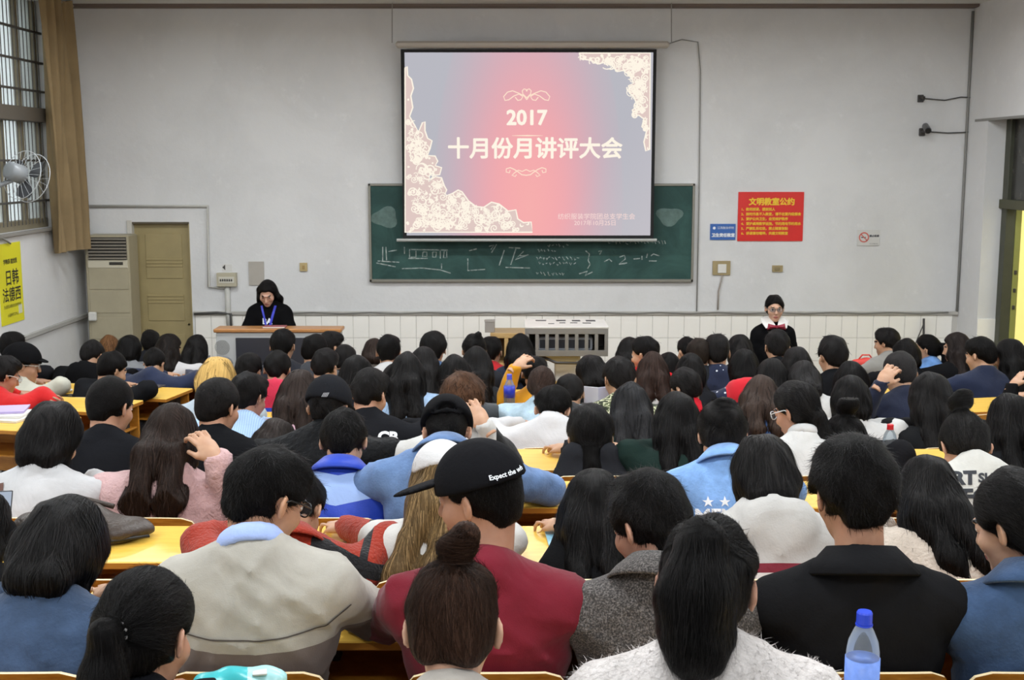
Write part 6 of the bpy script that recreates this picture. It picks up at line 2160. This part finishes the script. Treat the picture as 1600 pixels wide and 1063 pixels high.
# brown leather bag on the third desk
c = on_row(1, 165, 842)
bag = thing('leather_bag', 'dark brown leather bag lying on desk at left', 'bag', (c[0], c[1], c[2]), .12)
f = Field((-.36, -.16, -.02), (.24, .18, .16), .008)
f.ell((-.08, 0, .035), (.24, .12, .055), None, .03)
f.cone((-.26, .02, .05), (-.05, .03, .075), .045, .05, .04)
f.cone((-.05, .03, .06), (.15, .0, .025), .045, .018, .04, flat=.7, fax=(0, 0, 1))
f.wave(.004, [(20, 14, 10, 1.0), (-33, 22, 12, .6)], np.random.default_rng(5))
f.cut((0, 0, -1.0), 0.0, .004)
V, Fq = f.mesh()
link('body', np_mesh('body', V, [Fq], [simple('leather_brown', '#3a2f28', 0.45, bump=.3, bscale=90)]), bag)
MB().tube([(.16, -.05, .02), (.05, -.10, .022), (-.15, -.12, .025)], .006, 6).local('zip', simple('zip_dark', '#141312', 0.5), bag, smooth=True)
MB().tube([(-.2, .06, .10), (-.1, .1, .125), (.02, .06, .10)], .010, 8).local('strap', simple('leather_brown', '#3a2f28', 0.45, bump=.3, bscale=90), bag, smooth=True)
# pale blue booklet
c = on_row(1, 879, 845)
t = thing('booklet', 'pale blue booklet at end of third desk', 'booklet', tuple(c), .06)
MB().box(-.055, .055, -.16, .10, 0, .012, .002).local('pages', simple('paper_white', '#e3e1dc', 0.8), t)
MB().box(-.057, .057, -.162, .102, .012, .014).local('cover', simple('cover_blue', '#8fc6dd', 0.4, var=.3, vscale=14), t)
# tissue packet and phone on the nearest desk
zt = ROWF[-1] + .742
t = thing('tissue_packet', 'turquoise tissue packet on nearest desk', 'tissues', (-.615, 2.60, zt), .2)
f = Field((-.11, -.08, -.02), (.11, .08, .12), .006)
f.ell((0, 0, .045), (.085, .055, .046), None, .01)
f.cone((-.07, 0, .05), (.07, .0, .055), .042, .036, .02)
f.wave(.003, [(60, 20, 30, 1.0), (-40, 55, 22, .8)], np.random.default_rng(6))
f.cut((0, 0, -1.0), 0.0, .004)
V, Fq = f.mesh()
ctr = V[Fq].mean(1)
pk = link('wrapper', np_mesh('wrapper', V, [Fq], [simple('wrapper_turquoise', '#3fb9bf', 0.3, var=.15, vscale=20), simple('wrapper_pale', '#a9dfe2', 0.3)], (ctr[:, 0] > .02) & (ctr[:, 2] > .05)), t)
MB().box(.03, .062, -.03, .01, .088, .092, .001).local('sticker', simple('wrapper_sticker', '#cfd6d8', 0.5), t)
phone((-.66, 2.50, zt + .0), -1.2, 'black phone lying beside turquoise tissue packet')
# standing white book in the middle rows
c = on_row(5, 930, 640)
t = thing('open_book', 'white open book standing on desk behind cropped grey tee', 'book', (c[0], 7.33, ROWF[5] + .742), 0)
for q in (-1, 1):
    MB().add([(0, 0, 0), (q * .085, .045, 0), (q * .085, .045, .19), (0, 0, .19), (0, .008, 0), (q * .085, .053, 0), (q * .085, .053, .19), (0, .008, .19)],
             [(0, 1, 2, 3), (7, 6, 5, 4), (0, 4, 5, 1), (2, 6, 7, 3), (1, 5, 6, 2), (0, 3, 7, 4)]).local('cover', simple('cover_lavender', '#cfd3ee' if q > 0 else '#e2e0ea', 0.6), t)
# red bag beyond
c = on_row(7, 1352, 575)
t = thing('red_bag', 'small red bag on front desk right of tall black jacket', 'bag', (c[0], c[1], c[2]), 0)
f = Field((-.16, -.08, -.02), (.16, .08, .12), .010)
f.ell((0, 0, .035), (.13, .055, .05), None, .02)
f.wave(.004, [(40, 20, 30, 1.0)], np.random.default_rng(6))
f.cut((0, 0, -1.0), 0.0, .004)
V, Fq = f.mesh()
link('body', np_mesh('body', V, [Fq], [simple('bag_red', '#c8382e', 0.6)]), t)
MB().tube([(-.06, 0, .07), (-.03, 0, .11), (.03, 0, .11), (.06, 0, .07)], .007, 6).local('handle', simple('bag_red', '#c8382e', 0.6), t, smooth=True)
# phone held at left edge
i_ = p_dark_l
wp_ = i_['W'][1]
t = thing('mobile_phone', 'lit phone held up at left edge', 'phone', tuple(wp_ + np.array([-.02, .05, .04])), .2)
t.rotation_euler = (.9, 0, .2)
MB().box(-.036, .036, -.072, .072, 0, .008, .003).local('case', simple('phone_case', '#141417', 0.4), t)
MB().box(-.033, .033, -.066, .066, .008, .0085).local('screen', emit('phone_glow', '#bcc8da', .8), t)

# ------------------------------------------------------------------ prints and straps on clothes
def cloth_text(info, s, size, rx, up, mat, name='print', obj=None, **kw):
    T_ = info['T']; r_, u_ = T_[:, 0], T_[:, 2]
    V, Fs = text_verts(s, size, **kw)
    return decal(obj or info['garment'], info['base'], V, Fs, info['Nb'] + r_ * rx + u_ * up, r_, u_, mat, name)
M_PW = simple('print_white', '#e8ecf2', 0.6)
cloth_text(p_men, '★ ★', .05, -.062, -.150, M_PW)
cloth_text(p_men, 'MEN', .075, -.066, -.205, M_PW, offset=.003)
M_INK = simple('brush_ink', '#22252c', 0.7)
cloth_text(p_art, 'ART', .075, -.115, -.050, M_INK, offset=.004, shear=.2)
cloth_text(p_art, 'SHOW', .052, .045, -.050, M_INK, offset=.002, shear=.2)
cloth_text(p_art, 'FOR', .085, -.03, -.128, M_INK, offset=.004, shear=.15)
cloth_text(p_blkprint, 'CB', .08, .13, -.11, M_PW, offset=.004)
cloth_text(p_orange, 'Su', .05, -.16, -.13, simple('print_blue', '#3b3f86', 0.6), shear=.3)
def cap_text(info, s, size, ex, ez, o, **kw):
    V, Fs = text_verts(s, size, **kw)
    return decal(info['cap'], info['base'], V, Fs, o, ex, ez, M_PW, 'lettering', .0025)
H_, s_ = p_red['H'], p_red['s']
cap_text(p_red, 'Expect the wh', .0165, np.array([.95, .28, .16]), np.array([-.2, 0, 1.0]), atY(763, 747, H_[1] - .1), offset=.0004, align='LEFT')
Hq = p_sequin['H']
cap_text(p_sequin, '◆', .05, np.array([1.0, 0, 0]), np.array([0, 0, 1.0]), Hq + np.array([.05, 0, .02]))
cap_text(p_sequin, '////', .026, np.array([1.0, 0, 0]), np.array([0, 0, 1.0]), Hq + np.array([.0, 0, .085]), shear=.3)
def strap_on(info, pts, width, mat, name='strap'):
    """ribbon across the back, given as (right, up) offsets from the neck base"""
    p = np.array(pts, float)
    n = 60
    tt = np.linspace(0, len(p) - 1, n)
    q = np.stack([np.interp(tt, np.arange(len(p)), p[:, i]) for i in (0, 1)], 1)
    t_ = np.gradient(q, axis=0); t_ /= np.linalg.norm(t_, axis=1, keepdims=True)
    nn = np.stack([-t_[:, 1], t_[:, 0]], 1) * width / 2
    V = [tuple(a) for a in q + nn] + [tuple(a) for a in q - nn]
    Fs = [(i, i + 1, n + i + 1, n + i) for i in range(n - 1)]
    T_ = info['T']
    return decal(info['garment'], info['base'], V, Fs, info['Nb'], T_[:, 0], T_[:, 2], mat, name, .005)
strap_on(p_sweater, [(-.26, -.165), (-.1, -.162), (.1, -.162), (.19, -.15), (.25, -.11)], .004, simple('stitch_dark', '#4a4441', 0.8), 'stitch_line')
strap_on(p_white, [(-.12, -.05), (-.10, -.14), (-.03, -.36)], .022, simple('strap_brown', '#5c3a30', 0.5))
strap_on(p_strap, [(-.09, -.05), (0, -.12), (.12, -.25)], .020, simple('strap_cream', '#cdbfa8', 0.6))
# lanyard of the speaker, bow tie of the host (they face the hall)
T_ = speaker['T']; r_, f_, u_ = T_[:, 0], T_[:, 1], T_[:, 2]
lanV = []
def front_ribbon(info, pts, width, mat, name):
    T_ = info['T']
    p = np.array(pts, float); n = 20
    tt = np.linspace(0, len(p) - 1, n)
    q = np.stack([np.interp(tt, np.arange(len(p)), p[:, i]) for i in (0, 1)], 1)
    t_ = np.gradient(q, axis=0); t_ /= np.linalg.norm(t_, axis=1, keepdims=True)
    nn = np.stack([-t_[:, 1], t_[:, 0]], 1) * width / 2
    V = [tuple(a) for a in q + nn] + [tuple(a) for a in q - nn]
    Fs = [(i, i + 1, n + i + 1, n + i) for i in range(n - 1)]
    return decal(info['garment'], info['base'], V, Fs, info['Nb'], -T_[:, 0], T_[:, 2], mat, name, .006)
M_LAN = simple('lanyard_blue', '#2b35c0', 0.5)
front_ribbon(speaker, [(.075, .0), (.05, -.10), (.01, -.27)], .022, M_LAN, 'lanyard')
front_ribbon(speaker, [(-.06, .0), (-.03, -.10), (.01, -.27)], .018, M_LAN, 'lanyard')
V, Fs = text_verts('BA', .075, offset=.003)
decal(speaker['garment'], speaker['base'], V, Fs, speaker['Nb'] - u_ * .15 - r_ * .0, -r_, u_, M_PW, 'print', .004)
hb, hT = host['base'], host['T']
hN = host['Nb'] + hT[:, 2] * .045
m = MB()
c = hN + hT[:, 1] * .14 - hT[:, 2] * .05 - hb
for q in (-1, 1):
    e = hT[:, 0] * q
    m.add([c + e * .008 + hT[:, 2] * .012, c + e * .075 + hT[:, 2] * .030, c + e * .085 - hT[:, 2] * .026, c + e * .008 - hT[:, 2] * .012,
           c + e * .008 + hT[:, 1] * .02, c + e * .06 + hT[:, 1] * .022], [(0, 1, 5, 4), (4, 5, 2, 3), (1, 2, 5), (0, 3, 2, 1)])
m.lathe([(.004, -.014), (.014, -.008), (.014, .008), (.004, .014)], c + hT[:, 1] * .012, 10)
link('bow_tie', m.mesh('bow_tie', simple('bow_red', '#8c1f36', 0.5)), host['root'])
# white collar wings of the host
m = MB()
for q in (-1, 1):
    e = hT[:, 0] * q; f1, u1 = hT[:, 1], hT[:, 2]
    pts = [hN + e * .055 + u1 * .04 - f1 * .01, hN + e * .035 + f1 * .075 + u1 * .02, hN + e * .012 + f1 * .135 - u1 * .03, hN + e * .095 + f1 * .135 - u1 * .06, hN + e * .125 + f1 * .06 - u1 * .004, hN + e * .11 - f1 * .01 + u1 * .022]
    pts = [p - hb for p in pts]
    lowp = [p + np.array([0, 0, -.006]) for p in pts]
    n = len(pts)
    m.add(pts + lowp, [tuple(range(n)), tuple(range(2 * n - 1, n - 1, -1))] + [(i, (i + 1) % n, n + (i + 1) % n, n + i) for i in range(n)])
link('shirt_collar', m.mesh('shirt_collar', simple('collar_white', '#e4e2df', 0.7)), host['root'])
